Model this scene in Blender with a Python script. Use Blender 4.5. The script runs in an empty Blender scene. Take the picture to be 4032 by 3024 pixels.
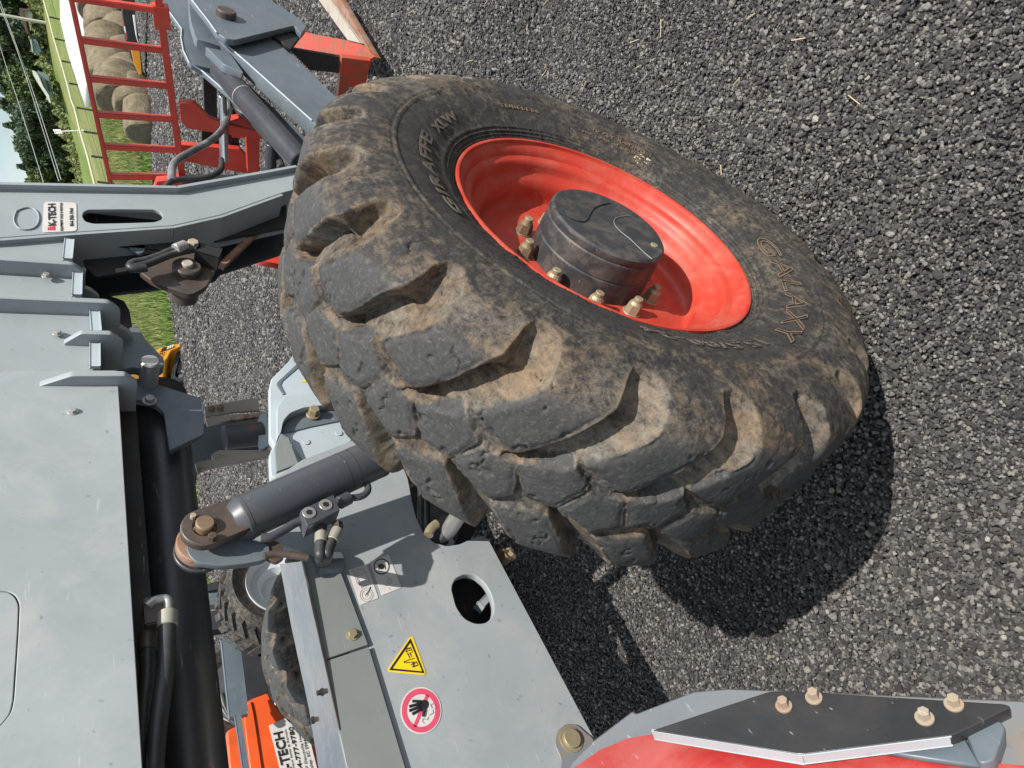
import bpy, bmesh, math, random
import numpy as np
from mathutils import Vector, Matrix, noise as mnoise
from mathutils.geometry import tessellate_polygon
R = math.radians
random.seed(7); rng = np.random.default_rng(7)
scn = bpy.context.scene
col = scn.collection
# ------------------------------------------------------------------ camera
MC = np.array([[0.7112, -0.7029, -0.0095], [-0.3769, -0.3698, -0.8492], [0.5934, 0.6076, -0.528]])
_u, _s, _v = np.linalg.svd(MC); MC = _u @ _v
FPX = 2770.0
CAM = np.array([-1.0375, -1.6409, 1.5848])
cd = bpy.data.cameras.new('camera'); cam = bpy.data.objects.new('camera', cd); col.objects.link(cam)
cd.sensor_fit = 'HORIZONTAL'; cd.sensor_width = 36.0; cd.lens = FPX / 4032 * 36.0
cd.clip_start = 0.05; cd.clip_end = 3000
rt, up, bk = MC[1], MC[0], -MC[2]
mw = Matrix(((rt[0], up[0], bk[0], CAM[0]), (rt[1], up[1], bk[1], CAM[1]), (rt[2], up[2], bk[2], CAM[2]), (0, 0, 0, 1)))
cam.matrix_world = mw
scn.camera = cam
# ------------------------------------------------------------------ world and sun
SUNV = Vector((0.07, -0.62, 1.0)).normalized()
w = bpy.data.worlds.new('World'); scn.world = w; w.use_nodes = True
nt = w.node_tree; nt.nodes.clear()
sky = nt.nodes.new('ShaderNodeTexSky'); sky.sky_type = 'NISHITA'; sky.sun_disc = False
sky.sun_elevation = math.asin(SUNV.z); sky.sun_rotation = math.atan2(SUNV.x, SUNV.y)
sky.air_density = 1.0; sky.dust_density = 0.6; sky.ozone_density = 2.5
bg = nt.nodes.new('ShaderNodeBackground'); bg.inputs[1].default_value = 0.092
wo = nt.nodes.new('ShaderNodeOutputWorld')
tc = nt.nodes.new('ShaderNodeTexCoord'); cn = nt.nodes.new('ShaderNodeTexNoise'); cn.inputs['Scale'].default_value = 3.2; cn.inputs['Detail'].default_value = 7
mp = nt.nodes.new('ShaderNodeMapping'); mp.inputs['Scale'].default_value = (1, 1, 3)
cr = nt.nodes.new('ShaderNodeValToRGB'); cr.color_ramp.elements[0].position = 0.30; cr.color_ramp.elements[1].position = 0.58
mx = nt.nodes.new('ShaderNodeMix'); mx.data_type = 'RGBA'; mx.inputs['B'].default_value = (7.6, 8.2, 8.7, 1)
nt.links.new(tc.outputs['Generated'], mp.inputs[0]); nt.links.new(mp.outputs[0], cn.inputs['Vector'])
nt.links.new(cn.outputs['Fac'], cr.inputs[0]); nt.links.new(cr.outputs[0], mx.inputs['Factor'])
nt.links.new(sky.outputs[0], mx.inputs['A']); nt.links.new(mx.outputs['Result'], bg.inputs[0]); nt.links.new(bg.outputs[0], wo.inputs[0])
sd = bpy.data.lights.new('sun', 'SUN'); sd.energy = 5.0; sd.angle = R(0.53); sd.color = (1.0, 0.955, 0.89)
so = bpy.data.objects.new('sun', sd); col.objects.link(so); so.rotation_euler = SUNV.to_track_quat('Z', 'Y').to_euler(); so.location = (0, -6, 10)
scn.view_settings.view_transform = 'Standard'; scn.view_settings.look = 'None'
scn.view_settings.exposure = 0.5; scn.view_settings.gamma = 1.0; scn.view_settings.use_curve_mapping = False

# ------------------------------------------------------------------ pixel tracing -> world planes
def ray(x, y):
    d = MC.T @ np.array([3024 - y - 1512.0, x - 2016.0, FPX]); return d / np.linalg.norm(d)
SC = {0: (0, 0, 1/1.8228), 1: (0, 0, 2.212), 2: (600, 0, 2.212), 3: (0, 700, 1.8433), 4: (600, 1300, 1.8433), 5: (0, 2100, 1.7958),
      6: (1000, 2000, 1.58), 7: (2200, 2400, 1.2074), 8: (1700, 400, 1.58), 9: (1100, 300, 1.8433), 10: (0, 0, 4.148), 11: (200, 400, 4.148), 12: (800, 2500, 3.1667)}
def px(k, p):
    ox, oy, s = SC[k]; return (ox + p[0] / s, oy + p[1] / s)
def at(k, p, plane):
    """point of the traced pixel on a world plane; plane = ('y', value) or (point, normal)"""
    d = ray(*px(k, p))
    if isinstance(plane[0], str):
        i = 'xyz'.index(plane[0]); t = (plane[1] - CAM[i]) / d[i]
    else:
        q, n = np.array(plane[0], float), np.array(plane[1], float); t = n @ (q - CAM) / (n @ d)
    return Vector(CAM + t * d)
def atd(k, p, dist):
    d = ray(*px(k, p)); return Vector(CAM + d * dist / math.hypot(d[0], d[1]))

# ------------------------------------------------------------------ materials
def new_mat(name):
    m = bpy.data.materials.new(name); m.use_nodes = True
    n = m.node_tree.nodes; b = n['Principled BSDF']; return m, m.node_tree, b
def L(t, a, b): t.links.new(a, b)
def noise_node(t, scale, detail=4, rough=0.6, coord='Object', stretch=None, dist=0):
    tc = t.nodes.new('ShaderNodeTexCoord'); nn = t.nodes.new('ShaderNodeTexNoise')
    nn.inputs['Scale'].default_value = scale; nn.inputs['Detail'].default_value = detail; nn.inputs['Roughness'].default_value = rough
    nn.inputs['Distortion'].default_value = dist
    if stretch:
        mp = t.nodes.new('ShaderNodeMapping'); mp.inputs['Scale'].default_value = stretch; L(t, tc.outputs[coord], mp.inputs[0]); L(t, mp.outputs[0], nn.inputs['Vector'])
    else: L(t, tc.outputs[coord], nn.inputs['Vector'])
    return nn.outputs['Fac']
def ramp(t, src, lo, hi, c0=(0, 0, 0, 1), c1=(1, 1, 1, 1)):
    r = t.nodes.new('ShaderNodeValToRGB'); e = r.color_ramp.elements
    e[0].position = lo; e[1].position = hi; e[0].color = c0; e[1].color = c1; L(t, src, r.inputs[0]); return r.outputs[0]
def mixc(t, fac, a, b):
    m = t.nodes.new('ShaderNodeMix'); m.data_type = 'RGBA'
    for s, v in (('Factor', fac), ('A', a), ('B', b)):
        if isinstance(v, (tuple, float, int)): m.inputs[s].default_value = v if not isinstance(v, tuple) else (v + (1,))[:4]
        else: L(t, v, m.inputs[s])
    return m.outputs['Result']
def mathn(t, op, a, b=0.0):
    m = t.nodes.new('ShaderNodeMath'); m.operation = op
    for i, v in ((0, a), (1, b)):
        if isinstance(v, (float, int)): m.inputs[i].default_value = v
        else: L(t, v, m.inputs[i])
    return m.outputs[0]
def bump(t, b, h, strength, dist=0.002, prev=None):
    n = t.nodes.new('ShaderNodeBump'); n.inputs['Strength'].default_value = strength; n.inputs['Distance'].default_value = dist
    L(t, h, n.inputs['Height'])
    if prev: L(t, prev, n.inputs['Normal'])
    L(t, n.outputs[0], b.inputs['Normal']); return n.outputs[0]
def paint(name, base, rough=0.45, dust=(0.30, 0.27, 0.22), dustamt=0.35, rust=0.0, scale=3.0, scratch=0.3, metal=0.0, coat=0.0, spots=0.25):
    m, t, b = new_mat(name)
    dk = tuple(c * 0.86 for c in base)
    c = mixc(t, ramp(t, noise_node(t, scale, 5), 0.35, 0.65), base, dk)
    d1 = ramp(t, noise_node(t, scale * 2.3, 8, 0.7, dist=0.6), 0.45, 0.8)
    d1 = mathn(t, 'MULTIPLY', d1, dustamt); c = mixc(t, d1, c, dust)
    sp = ramp(t, noise_node(t, 55, 2, 0.5), 0.70, 0.76); c = mixc(t, mathn(t, 'MULTIPLY', sp, spots), c, tuple(q * 0.35 for q in base))
    st = ramp(t, noise_node(t, 1.7, 7, 0.62, stretch=(1, 1, 0.45), dist=0.9), 0.54, 0.70); c = mixc(t, mathn(t, 'MULTIPLY', st, 0.42), c, tuple(q * 0.62 for q in base))
    gr = ramp(t, noise_node(t, 42, 8, 0.8), 0.58, 0.74); c = mixc(t, mathn(t, 'MULTIPLY', gr, dustamt * 0.35), c, tuple(q * 0.5 for q in dust))
    if scratch:
        s = ramp(t, noise_node(t, 9, 6, 0.6, stretch=(1.2, 8, 14), dist=0.4), 0.66, 0.72); c = mixc(t, mathn(t, 'MULTIPLY', s, scratch), c, (0.55, 0.56, 0.56))
    if rust:
        r = ramp(t, noise_node(t, 11, 9, 0.72, dist=0.3), 0.66 - rust * 0.22, 0.72 - rust * 0.18); c = mixc(t, r, c, (0.20, 0.075, 0.03))
    L(t, c, b.inputs['Base Color']); b.inputs['Metallic'].default_value = metal
    rr = mathn(t, 'ADD', mathn(t, 'MULTIPLY', noise_node(t, 14, 6), 0.3), rough - 0.12); L(t, rr, b.inputs['Roughness'])
    b.inputs['Coat Weight'].default_value = coat
    bump(t, b, noise_node(t, 160, 3), 0.10, 0.001)
    return m
GREY = (0.275, 0.305, 0.32)
M = {}
M['grey'] = paint('grey_paint', GREY, 0.42, dust=(0.33, 0.33, 0.31), dustamt=0.3, rust=0.0)
M['grey_side'] = paint('grey_side_paint', (0.285, 0.315, 0.328), 0.5, dust=(0.40, 0.39, 0.36), dustamt=0.55, spots=0.5)
M['grey_rust'] = paint('grey_rusty_paint', (0.17, 0.185, 0.20), 0.45, rust=0.16, dust=(0.24, 0.16, 0.09), dustamt=0.9, scale=5)
M['grey_green'] = paint('grey_green_paint', (0.20, 0.218, 0.212), 0.38, dustamt=0.2)
M['pale_grey'] = paint('pale_grey_paint', (0.40, 0.46, 0.49), 0.42, dustamt=0.25)
M['arm_grey'] = paint('arm_grey_paint', (0.105, 0.132, 0.155), 0.4, dustamt=0.25, scratch=0.6)
M['hub'] = paint('hub_paint', (0.030, 0.032, 0.036), 0.5, dust=(0.17, 0.14, 0.11), dustamt=0.75, rust=0.06, scale=9, scratch=0.25)
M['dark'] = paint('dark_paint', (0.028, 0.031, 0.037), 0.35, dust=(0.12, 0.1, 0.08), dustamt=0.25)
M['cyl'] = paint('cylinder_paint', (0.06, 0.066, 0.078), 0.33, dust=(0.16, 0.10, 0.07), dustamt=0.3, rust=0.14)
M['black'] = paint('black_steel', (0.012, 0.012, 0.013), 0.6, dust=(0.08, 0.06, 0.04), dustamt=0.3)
M['plate'] = paint('black_step_plate', (0.022, 0.023, 0.025), 0.28, dust=(0.12, 0.10, 0.08), dustamt=0.3, scratch=0.5)
M['grease'] = paint('greasy_steel', (0.060, 0.048, 0.040), 0.4, dust=(0.18, 0.11, 0.08), dustamt=0.6, rust=0.22)
M['red'] = paint('red_paint', (0.50, 0.036, 0.018), 0.42, dust=(0.55, 0.16, 0.10), dustamt=0.35, scratch=0.06, spots=0.1)
M['rim_red'] = paint('rim_red_paint', (0.44, 0.036, 0.018), 0.48, dust=(0.42, 0.15, 0.10), dustamt=0.7, rust=0.02, scratch=0.0, spots=0.08, scale=5)
M['hood_red'] = paint('hood_red_paint', (0.42, 0.035, 0.032), 0.30, dust=(0.50, 0.22, 0.19), dustamt=0.65, scratch=0.2)
M['red_rust'] = paint('chipped_red_paint', (0.50, 0.045, 0.02), 0.5, dust=(0.20, 0.08, 0.04), dustamt=0.6, rust=0.85)
M['rust'] = paint('rusty_steel', (0.22, 0.11, 0.06), 0.7, dust=(0.32, 0.26, 0.22), dustamt=0.8, rust=0.5)
M['pale_rust'] = paint('pale_worn_steel', (0.36, 0.33, 0.28), 0.6, dust=(0.30, 0.19, 0.11), dustamt=0.7, rust=0.35)
M['zinc'] = paint('yellow_zinc', (0.33, 0.285, 0.18), 0.45, dust=(0.2, 0.12, 0.08), dustamt=0.5, metal=0.35)
M['nutbrown'] = paint('rusty_nut', (0.16, 0.10, 0.06), 0.55, dust=(0.36, 0.3, 0.18), dustamt=0.6, metal=0.2)
M['steel'] = paint('bare_steel', (0.45, 0.45, 0.43), 0.35, dustamt=0.3, metal=0.6)
M['ferrule'] = paint('ferrule_steel', (0.36, 0.35, 0.30), 0.4, dust=(0.3, 0.24, 0.15), dustamt=0.4, metal=0.3)
M['tanbolt'] = paint('tan_bolt', (0.33, 0.27, 0.20), 0.5, dust=(0.26, 0.12, 0.07), dustamt=0.8)
M['chrome'] = paint('chrome', (0.6, 0.6, 0.62), 0.18, dustamt=0.1, metal=0.95, scratch=0)
M['hose'] = paint('rubber_hose', (0.028, 0.029, 0.031), 0.42, dust=(0.15, 0.15, 0.14), dustamt=0.3)
M['hoseshiny'] = paint('glossy_hose', (0.10, 0.10, 0.10), 0.25, dust=(0.5, 0.5, 0.5), dustamt=0.8, coat=0.8)  # pale grey patches mixed into the colour for the hose's sheen
M['orange'] = paint('orange_paint', (0.72, 0.10, 0.02), 0.32, dustamt=0.08, scratch=0.05)
M['yellow_body'] = paint('yellow_orange_paint', (0.72, 0.30, 0.02), 0.35, dustamt=0.1)
M['white'] = paint('white_paint', (0.82, 0.82, 0.80), 0.4, dustamt=0.08, scratch=0)
M['greypanel'] = paint('pale_grey_board', (0.50, 0.53, 0.55), 0.5, dustamt=0.1, scratch=0)
def flat(name, c, rough=0.5):
    m, t, b = new_mat(name)
    L(t, mixc(t, ramp(t, noise_node(t, 30, 5), 0.3, 0.75), c, tuple(q * 0.85 for q in c)), b.inputs['Base Color']); b.inputs['Roughness'].default_value = rough; return m
M['st_white'] = flat('sticker_white', (0.56, 0.54, 0.51), 0.5)
M['st_black'] = flat('print_black', (0.015, 0.015, 0.017)); M['st_red'] = flat('print_red', (0.55, 0.03, 0.04)); M['st_pink'] = flat('print_faded_red', (0.60, 0.07, 0.13))
M['st_yellow'] = flat('sticker_yellow', (0.80, 0.55, 0.01)); M['st_grey'] = flat('print_grey', (0.32, 0.30, 0.29)); M['st_green'] = flat('print_dark_green', (0.02, 0.07, 0.07))
# glossy weathered sheet mirroring what stands beyond; pinkish reflections also tinted into its colour
m, t, b = new_mat('glossy_galvanised_sheet'); c = mixc(t, ramp(t, noise_node(t, 6, 6, 0.6, dist=1.2), 0.3, 0.7), (0.22, 0.23, 0.23), (0.36, 0.34, 0.29))
c = mixc(t, mathn(t, 'MULTIPLY', ramp(t, noise_node(t, 3.3, 4), 0.5, 0.62), 0.25), c, (0.40, 0.27, 0.22))
L(t, c, b.inputs['Base Color']); b.inputs['Metallic'].default_value = 0.9; b.inputs['Roughness'].default_value = 0.12
bump(t, b, noise_node(t, 12, 3), 0.25, 0.004); M['gloss'] = m

# tyre rubber: dust where the rubber is not scrubbed by the ground (attribute wear = 1 on the worn lug tops)
def tyre_mat(name, seed_off=0.0, dustcol=(0.225, 0.155, 0.092)):
    m, t, b = new_mat(name)
    def A_(n):
        q = t.nodes.new('ShaderNodeAttribute'); q.attribute_name = n; return q.outputs['Fac']
    wear, inn, pocket, crown = A_('wear'), A_('inner'), A_('pocket'), A_('crown')
    big = noise_node(t, 4.2, 5, 0.6, dist=0.8); med = noise_node(t, 55, 9, 0.85, dist=0.3); fine = noise_node(t, 150, 4, 0.7); streaky = noise_node(t, 16, 8, 0.7, stretch=(1, 6, 1.6), dist=0.5)
    d = mathn(t, 'ADD', mathn(t, 'MULTIPLY', big, 0.75), mathn(t, 'MULTIPLY', med, 1.3)); d = mathn(t, 'ADD', d, mathn(t, 'MULTIPLY', streaky, 0.45))
    d = mathn(t, 'ADD', d, mathn(t, 'MULTIPLY', pocket, 0.15)); d = mathn(t, 'ADD', d, mathn(t, 'MULTIPLY', crown, 0.05)); d = mathn(t, 'SUBTRACT', d, mathn(t, 'MULTIPLY', inn, 0.22))
    dm = ramp(t, d, 0.60, 0.60); r_ = t.nodes.new('ShaderNodeMapRange'); r_.inputs['From Min'].default_value = 1.23; r_.inputs['From Max'].default_value = 1.68; L(t, d, r_.inputs['Value']); dm = r_.outputs['Result']
    base = mixc(t, ramp(t, med, 0.38, 0.62), (0.017, 0.0165, 0.017), (0.052, 0.047, 0.042))
    tone = noise_node(t, 7, 6, 0.7, dist=0.6); dc = mixc(t, ramp(t, tone, 0.42, 0.60), dustcol, (0.215, 0.19, 0.15)); dc = mixc(t, ramp(t, tone, 0.60, 0.70), dc, (0.27, 0.27, 0.26))
    c = mixc(t, mathn(t, 'MULTIPLY', dm, 0.88), base, dc)
    worn = mixc(t, ramp(t, fine, 0.54, 0.72), mixc(t, ramp(t, med, 0.35, 0.65), (0.036, 0.036, 0.036), (0.062, 0.061, 0.059)), (0.11, 0.108, 0.105))
    wf = mathn(t, 'MULTIPLY', wear, ramp(t, med, 0.25, 0.40)); c = mixc(t, wf, c, worn)
    L(t, c, b.inputs['Base Color']); b.inputs['Roughness'].default_value = 0.68; b.inputs['Specular IOR Level'].default_value = 0.3
    n1 = bump(t, b, noise_node(t, 45, 8, 0.72), 0.7, 0.004)
    tcn = t.nodes.new('ShaderNodeTexCoord'); vo = t.nodes.new('ShaderNodeTexVoronoi'); vo.feature = 'DISTANCE_TO_EDGE'; vo.inputs['Scale'].default_value = 9
    nz = t.nodes.new('ShaderNodeTexNoise'); nz.inputs['Scale'].default_value = 12; nz.inputs['Detail'].default_value = 8
    vm = t.nodes.new('ShaderNodeVectorMath'); vm.operation = 'MULTIPLY_ADD'; vm.inputs[1].default_value = (0.3, 0.3, 0.3)
    L(t, tcn.outputs['Object'], nz.inputs['Vector']); L(t, nz.outputs['Color'], vm.inputs[0]); L(t, tcn.outputs['Object'], vm.inputs[2]); L(t, vm.outputs[0], vo.inputs['Vector'])
    ck = ramp(t, vo.outputs['Distance'], 0.0, 0.014); ck2 = mathn(t, 'MAXIMUM', ck, ramp(t, noise_node(t, 4.5, 3), 0.40, 0.44))
    n2 = bump(t, b, ck2, 0.35, 0.002, prev=n1); bump(t, b, noise_node(t, 260, 3), 0.3, 0.001, prev=n2)
    return m
M['tyre'] = tyre_mat('dusty_tyre_rubber')

# ------------------------------------------------------------------ object helpers
def tag(o, label=None, cat=None, group=None, kind=None):
    if label: o['label'] = label
    if cat: o['category'] = cat
    if group: o['group'] = group
    if kind: o['kind'] = kind
    return o
def empty(name, loc=(0, 0, 0), parent=None):
    o = bpy.data.objects.new(name, None); col.objects.link(o); o.location = loc; o.empty_display_size = 0.1
    if parent: o.parent = parent
    return o
def link(name, me, mat, parent=None, smooth=False):
    o = bpy.data.objects.new(name, me); col.objects.link(o)
    for mm in (mat if isinstance(mat, list) else [mat]): me.materials.append(mm)
    if parent:
        o.parent = parent; o.matrix_parent_inverse = abs_inv(parent)
    if smooth: me.shade_smooth()
    return o
def abs_inv(p):
    # empties are only placed at their thing's base; every mesh holds world coordinates
    return Matrix.LocRotScale(p.location, p.rotation_euler, p.scale).inverted() if p.type == 'EMPTY' else Matrix.Identity(4)
def from_bm(name, bm, mat, parent=None, smooth=False, bevel=0.0):
    if bevel:
        bmesh.ops.bevel(bm, geom=[e for e in bm.edges if e.is_manifold and e.calc_face_angle(0) > 0.5], offset=bevel, segments=2, affect='EDGES', clamp_overlap=True)
    bmesh.ops.recalc_face_normals(bm, faces=bm.faces)
    me = bpy.data.meshes.new(name); bm.to_mesh(me); bm.free()
    o = link(name, me, mat, parent)
    if smooth: me.shade_smooth()
    elif bevel:
        try: me.shade_auto_smooth
        except Exception: pass
    return o
def box(name, lo, hi, mat, parent=None, bevel=0.003):
    bm = bmesh.new(); bmesh.ops.create_cube(bm, size=1)
    for v in bm.verts: v.co = Vector([(lo[i] + hi[i]) / 2 + v.co[i] * (hi[i] - lo[i]) for i in range(3)])
    return from_bm(name, bm, mat, parent, bevel=bevel)
def bar_bm(bm, a, b, wd, ht, upv=(0, 0, 1)):
    a, b = Vector(a), Vector(b); d = (b - a); ln = d.length; d.normalize(); u = Vector(upv); s = d.cross(u)
    if s.length < 1e-4: s = d.cross(Vector((1, 0, 0)))
    s.normalize(); u = s.cross(d).normalized()
    r = bmesh.ops.create_cube(bm, size=1)
    for v in r['verts']: v.co = (a + b) / 2 + d * v.co.x * ln + s * v.co.y * wd + u * v.co.z * ht
    return r['verts']
def bar(name, a, b, wd, ht, mat, parent=None, upv=(0, 0, 1), bevel=0.002):
    bm = bmesh.new(); bar_bm(bm, a, b, wd, ht, upv); return from_bm(name, bm, mat, parent, bevel=bevel)
def cyl_bm(bm, a, b, r1, r2=None, seg=28, caps=True, ch=None):
    """cylinder or cone with a small turned chamfer at both ends"""
    a, b = Vector(a), Vector(b); d = b - a; ln = d.length; q = d.to_track_quat('Z', 'Y'); r2 = r1 if r2 is None else r2
    if ch is None: ch = min(r1, r2, ln) * 0.10
    rings = [(0, r1 - ch), (ch, r1), (ln - ch, r2), (ln, r2 - ch)]; V = []
    for z, r in rings: V.append([bm.verts.new(a + q @ Vector((r * math.cos(2 * math.pi * k / seg), r * math.sin(2 * math.pi * k / seg), z))) for k in range(seg)])
    for A_, B_ in zip(V[:-1], V[1:]):
        for k in range(seg): bm.faces.new((A_[k], A_[(k + 1) % seg], B_[(k + 1) % seg], B_[k]))
    bm.faces.new(V[0][::-1]); bm.faces.new(V[-1]); return [v for r in V for v in r]
def shade(o, ang=35):
    me = o.data; bm = bmesh.new(); bm.from_mesh(me)
    for f in bm.faces: f.smooth = True
    for e in bm.edges:
        if len(e.link_faces) == 2 and e.calc_face_angle(0) > R(ang): e.smooth = False
    bm.to_mesh(me); bm.free(); return o
def cyl(name, a, b, r1, mat, parent=None, r2=None, seg=32, bevel=0.0):
    bm = bmesh.new(); cyl_bm(bm, a, b, r1, r2, seg, ch=bevel or None)
    return shade(from_bm(name, bm, mat, parent))
def eval_curve(cu, name, mat, parent, M4=None):
    o = bpy.data.objects.new('tmp', cu); col.objects.link(o)
    dg = bpy.context.evaluated_depsgraph_get(); me = bpy.data.meshes.new_from_object(o.evaluated_get(dg))
    bpy.data.objects.remove(o); bpy.data.curves.remove(cu)
    if M4: me.transform(M4)
    me.name = name; me.materials.clear()
    return link(name, me, mat, parent)
def tube(name, pts, r, mat, parent=None, smooth=True, res=8):
    cu = bpy.data.curves.new('c', 'CURVE'); cu.dimensions = '3D'; cu.bevel_depth = r; cu.bevel_resolution = 4; cu.resolution_u = res; cu.use_fill_caps = True
    if smooth:
        s = cu.splines.new('NURBS')
    else: s = cu.splines.new('POLY')
    s.points.add(len(pts) - 1)
    for p, q in zip(s.points, pts): p.co = (*q, 1)
    if smooth: s.order_u = 3; s.use_endpoint_u = True; s.resolution_u = res
    o = eval_curve(cu, name, mat, parent); shade(o, 50); return o
def round2(p, r, n=4):
    out = []; N = len(p)
    for i in range(N):
        a, b, c = Vector(p[i - 1]), Vector(p[i]), Vector(p[(i + 1) % N]); u, v = (a - b), (c - b)
        k = min(r, u.length * 0.45, v.length * 0.45); u.normalize(); v.normalize(); s, e = b + u * k, b + v * k
        for j in range(n + 1):
            t_ = j / n; out.append((1 - t_) ** 2 * s + 2 * t_ * (1 - t_) * b + t_ * t_ * e)
    return out
def basis(n):
    n = Vector(n).normalized(); e1 = Vector((0, 0, 1)).cross(n)
    if e1.length < 1e-3: e1 = Vector((1, 0, 0))
    e1.normalize(); return e1, n.cross(e1).normalized(), n
def sheet(name, loops, t_, mat, parent=None, rad=0.0, bevel=0.0015, normal=None):
    """plate of thickness t_ whose front outline (and holes) are 3-D loops in one plane; body goes away from the viewer"""
    P0 = loops[0][0]
    if normal is None:
        n = Vector((0, 0, 0)); q = loops[0]
        for i in range(len(q)): n += (q[i] - P0).cross(q[(i + 1) % len(q)] - P0)
    else: n = Vector(normal)
    if n.dot(Vector(CAM) - P0) < 0: n = -n
    e1, e2, n = basis(n)
    cu = bpy.data.curves.new('c', 'CURVE'); cu.dimensions = '2D'; cu.fill_mode = 'BOTH'; cu.extrude = max(t_ / 2 - bevel, 1e-5); cu.bevel_depth = bevel; cu.bevel_resolution = 1; cu.offset = -bevel
    for i, lp in enumerate(loops):
        p2 = [((p - P0).dot(e1), (p - P0).dot(e2)) for p in lp]
        rr_ = rad[i] if isinstance(rad, (list, tuple)) else rad
        if rr_: p2 = [tuple(q) for q in round2(p2, rr_)]
        s = cu.splines.new('POLY'); s.points.add(len(p2) - 1); s.use_cyclic_u = True
        for p, q in zip(s.points, p2): p.co = (q[0], q[1], 0, 1)
    C = P0 - n * (t_ / 2)
    M4 = Matrix(((e1.x, e2.x, n.x, C.x), (e1.y, e2.y, n.y, C.y), (e1.z, e2.z, n.z, C.z), (0, 0, 0, 1)))
    return eval_curve(cu, name, mat, parent, M4)
def tr(k, pts, plane): return [at(k, p, plane) for p in pts]
def text(name, body, size, origin, e1, e2, mat, parent=None, bold=0.0, depth=0.0004, align='LEFT', sx=1.0, shear=0.0, remesh=None):
    cu = bpy.data.curves.new('t', 'FONT'); cu.body = body; cu.size = size; cu.extrude = depth; cu.offset = bold * size; cu.align_x = align; cu.shear = shear; cu.resolution_u = 3
    e1, e2 = Vector(e1).normalized() * sx, Vector(e2).normalized(); n = e1.cross(e2).normalized(); o = Vector(origin)
    M4 = Matrix(((e1.x, e2.x, n.x, o.x), (e1.y, e2.y, n.y, o.y), (e1.z, e2.z, n.z, o.z), (0, 0, 0, 1)))
    return eval_curve(cu, name, mat, parent, M4)
def grid_mesh(name, V, nu, nv, mat, parent=None, cyc=False):
    """V: (nu*nv,3) with u outer"""
    iu = np.arange(nu if cyc else nu - 1); iv = np.arange(nv - 1)
    A, B = np.meshgrid(iu, iv, indexing='ij'); A2 = (A + 1) % nu
    F = np.stack([A * nv + B, A2 * nv + B, A2 * nv + B + 1, A * nv + B + 1], -1).reshape(-1, 4)
    me = bpy.data.meshes.new(name); me.vertices.add(len(V)); me.vertices.foreach_set('co', np.asarray(V, np.float32).ravel())
    me.loops.add(F.size); me.loops.foreach_set('vertex_index', F.ravel().astype(np.int32))
    me.polygons.add(len(F)); me.polygons.foreach_set('loop_start', np.arange(0, F.size, 4, dtype=np.int32)); me.update(); me.validate()
    o = link(name, me, mat, parent, smooth=True); return o
def lathe(name, prof, centre, mat, parent=None, seg=160, ang=30):
    """prof: list of (y, r) about a lateral axis"""
    P = np.array(prof); th = np.linspace(0, 2 * np.pi, seg, endpoint=False)
    V = np.zeros((seg, len(P), 3)); V[..., 0] = centre[0] + np.cos(th)[:, None] * P[None, :, 1]; V[..., 1] = centre[1] + P[None, :, 0]; V[..., 2] = centre[2] + np.sin(th)[:, None] * P[None, :, 1]
    o = grid_mesh(name, V.reshape(-1, 3), seg, len(P), mat, parent, cyc=True); return shade(o, ang)
def attr(o, name, vals):
    a = o.data.attributes.new(name, 'FLOAT', 'POINT'); a.data.foreach_set('value', np.asarray(vals, np.float32))
def sstep(x): x = np.clip(x, 0, 1); return x * x * (3 - 2 * x)
# ================================================================== STRUCTURE: ground
AZ = [15, 21.6, 24.6, 28.1, 31.4, 40, 55, 80]
DF = [95, 82, 71, 56, 50, 44, 44, 44]; ZF = [3.2, 2.0, 0.8, -0.28, -0.88, -1.1, -1.1, -1.0]
ZT = [7.0, 6.0, 4.9, 2.5, 0.6, 0.2, 0.2, 0.2]
def terrain_z(X, Y):
    X = np.asarray(X, float); Y = np.asarray(Y, float)
    dx, dy = X - CAM[0], Y - CAM[1]; d = np.hypot(dx, dy); az = np.degrees(np.arctan2(dy, dx))
    df, zf, zt = np.interp(az, AZ, DF), np.interp(az, AZ, ZF), np.interp(az, AZ, ZT)
    de = np.clip(9.9 / np.maximum(np.sin(np.radians(np.clip(az, 3, 90))), 0.05), 9, 40)
    a = np.clip((d - de) / np.maximum(df - de, 5), 0, 1); b = np.clip((d - df) / np.maximum(120 - df, 10), 0, 1)
    z = zf * a ** 1.5 + (zt - zf) * b ** 1.15 + np.clip(d - 120, 0, 400) * 0.012
    return np.where((az < 0) | (az > 110), 0, z)
GZ = -0.012     # the solid bed under the loose stones
def terrain_patch(name, xs, ys, mat, dz=0.0, kind='structure'):
    X, Y = np.meshgrid(xs, ys, indexing='ij'); Z = terrain_z(X, Y) + dz
    o = grid_mesh(name, np.stack([X, Y, Z], -1).reshape(-1, 3), len(xs), len(ys), mat); o.data.flip_normals() if o.data.polygons[0].normal.z < 0 else None
    tag(o, kind=kind); return o
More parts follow.
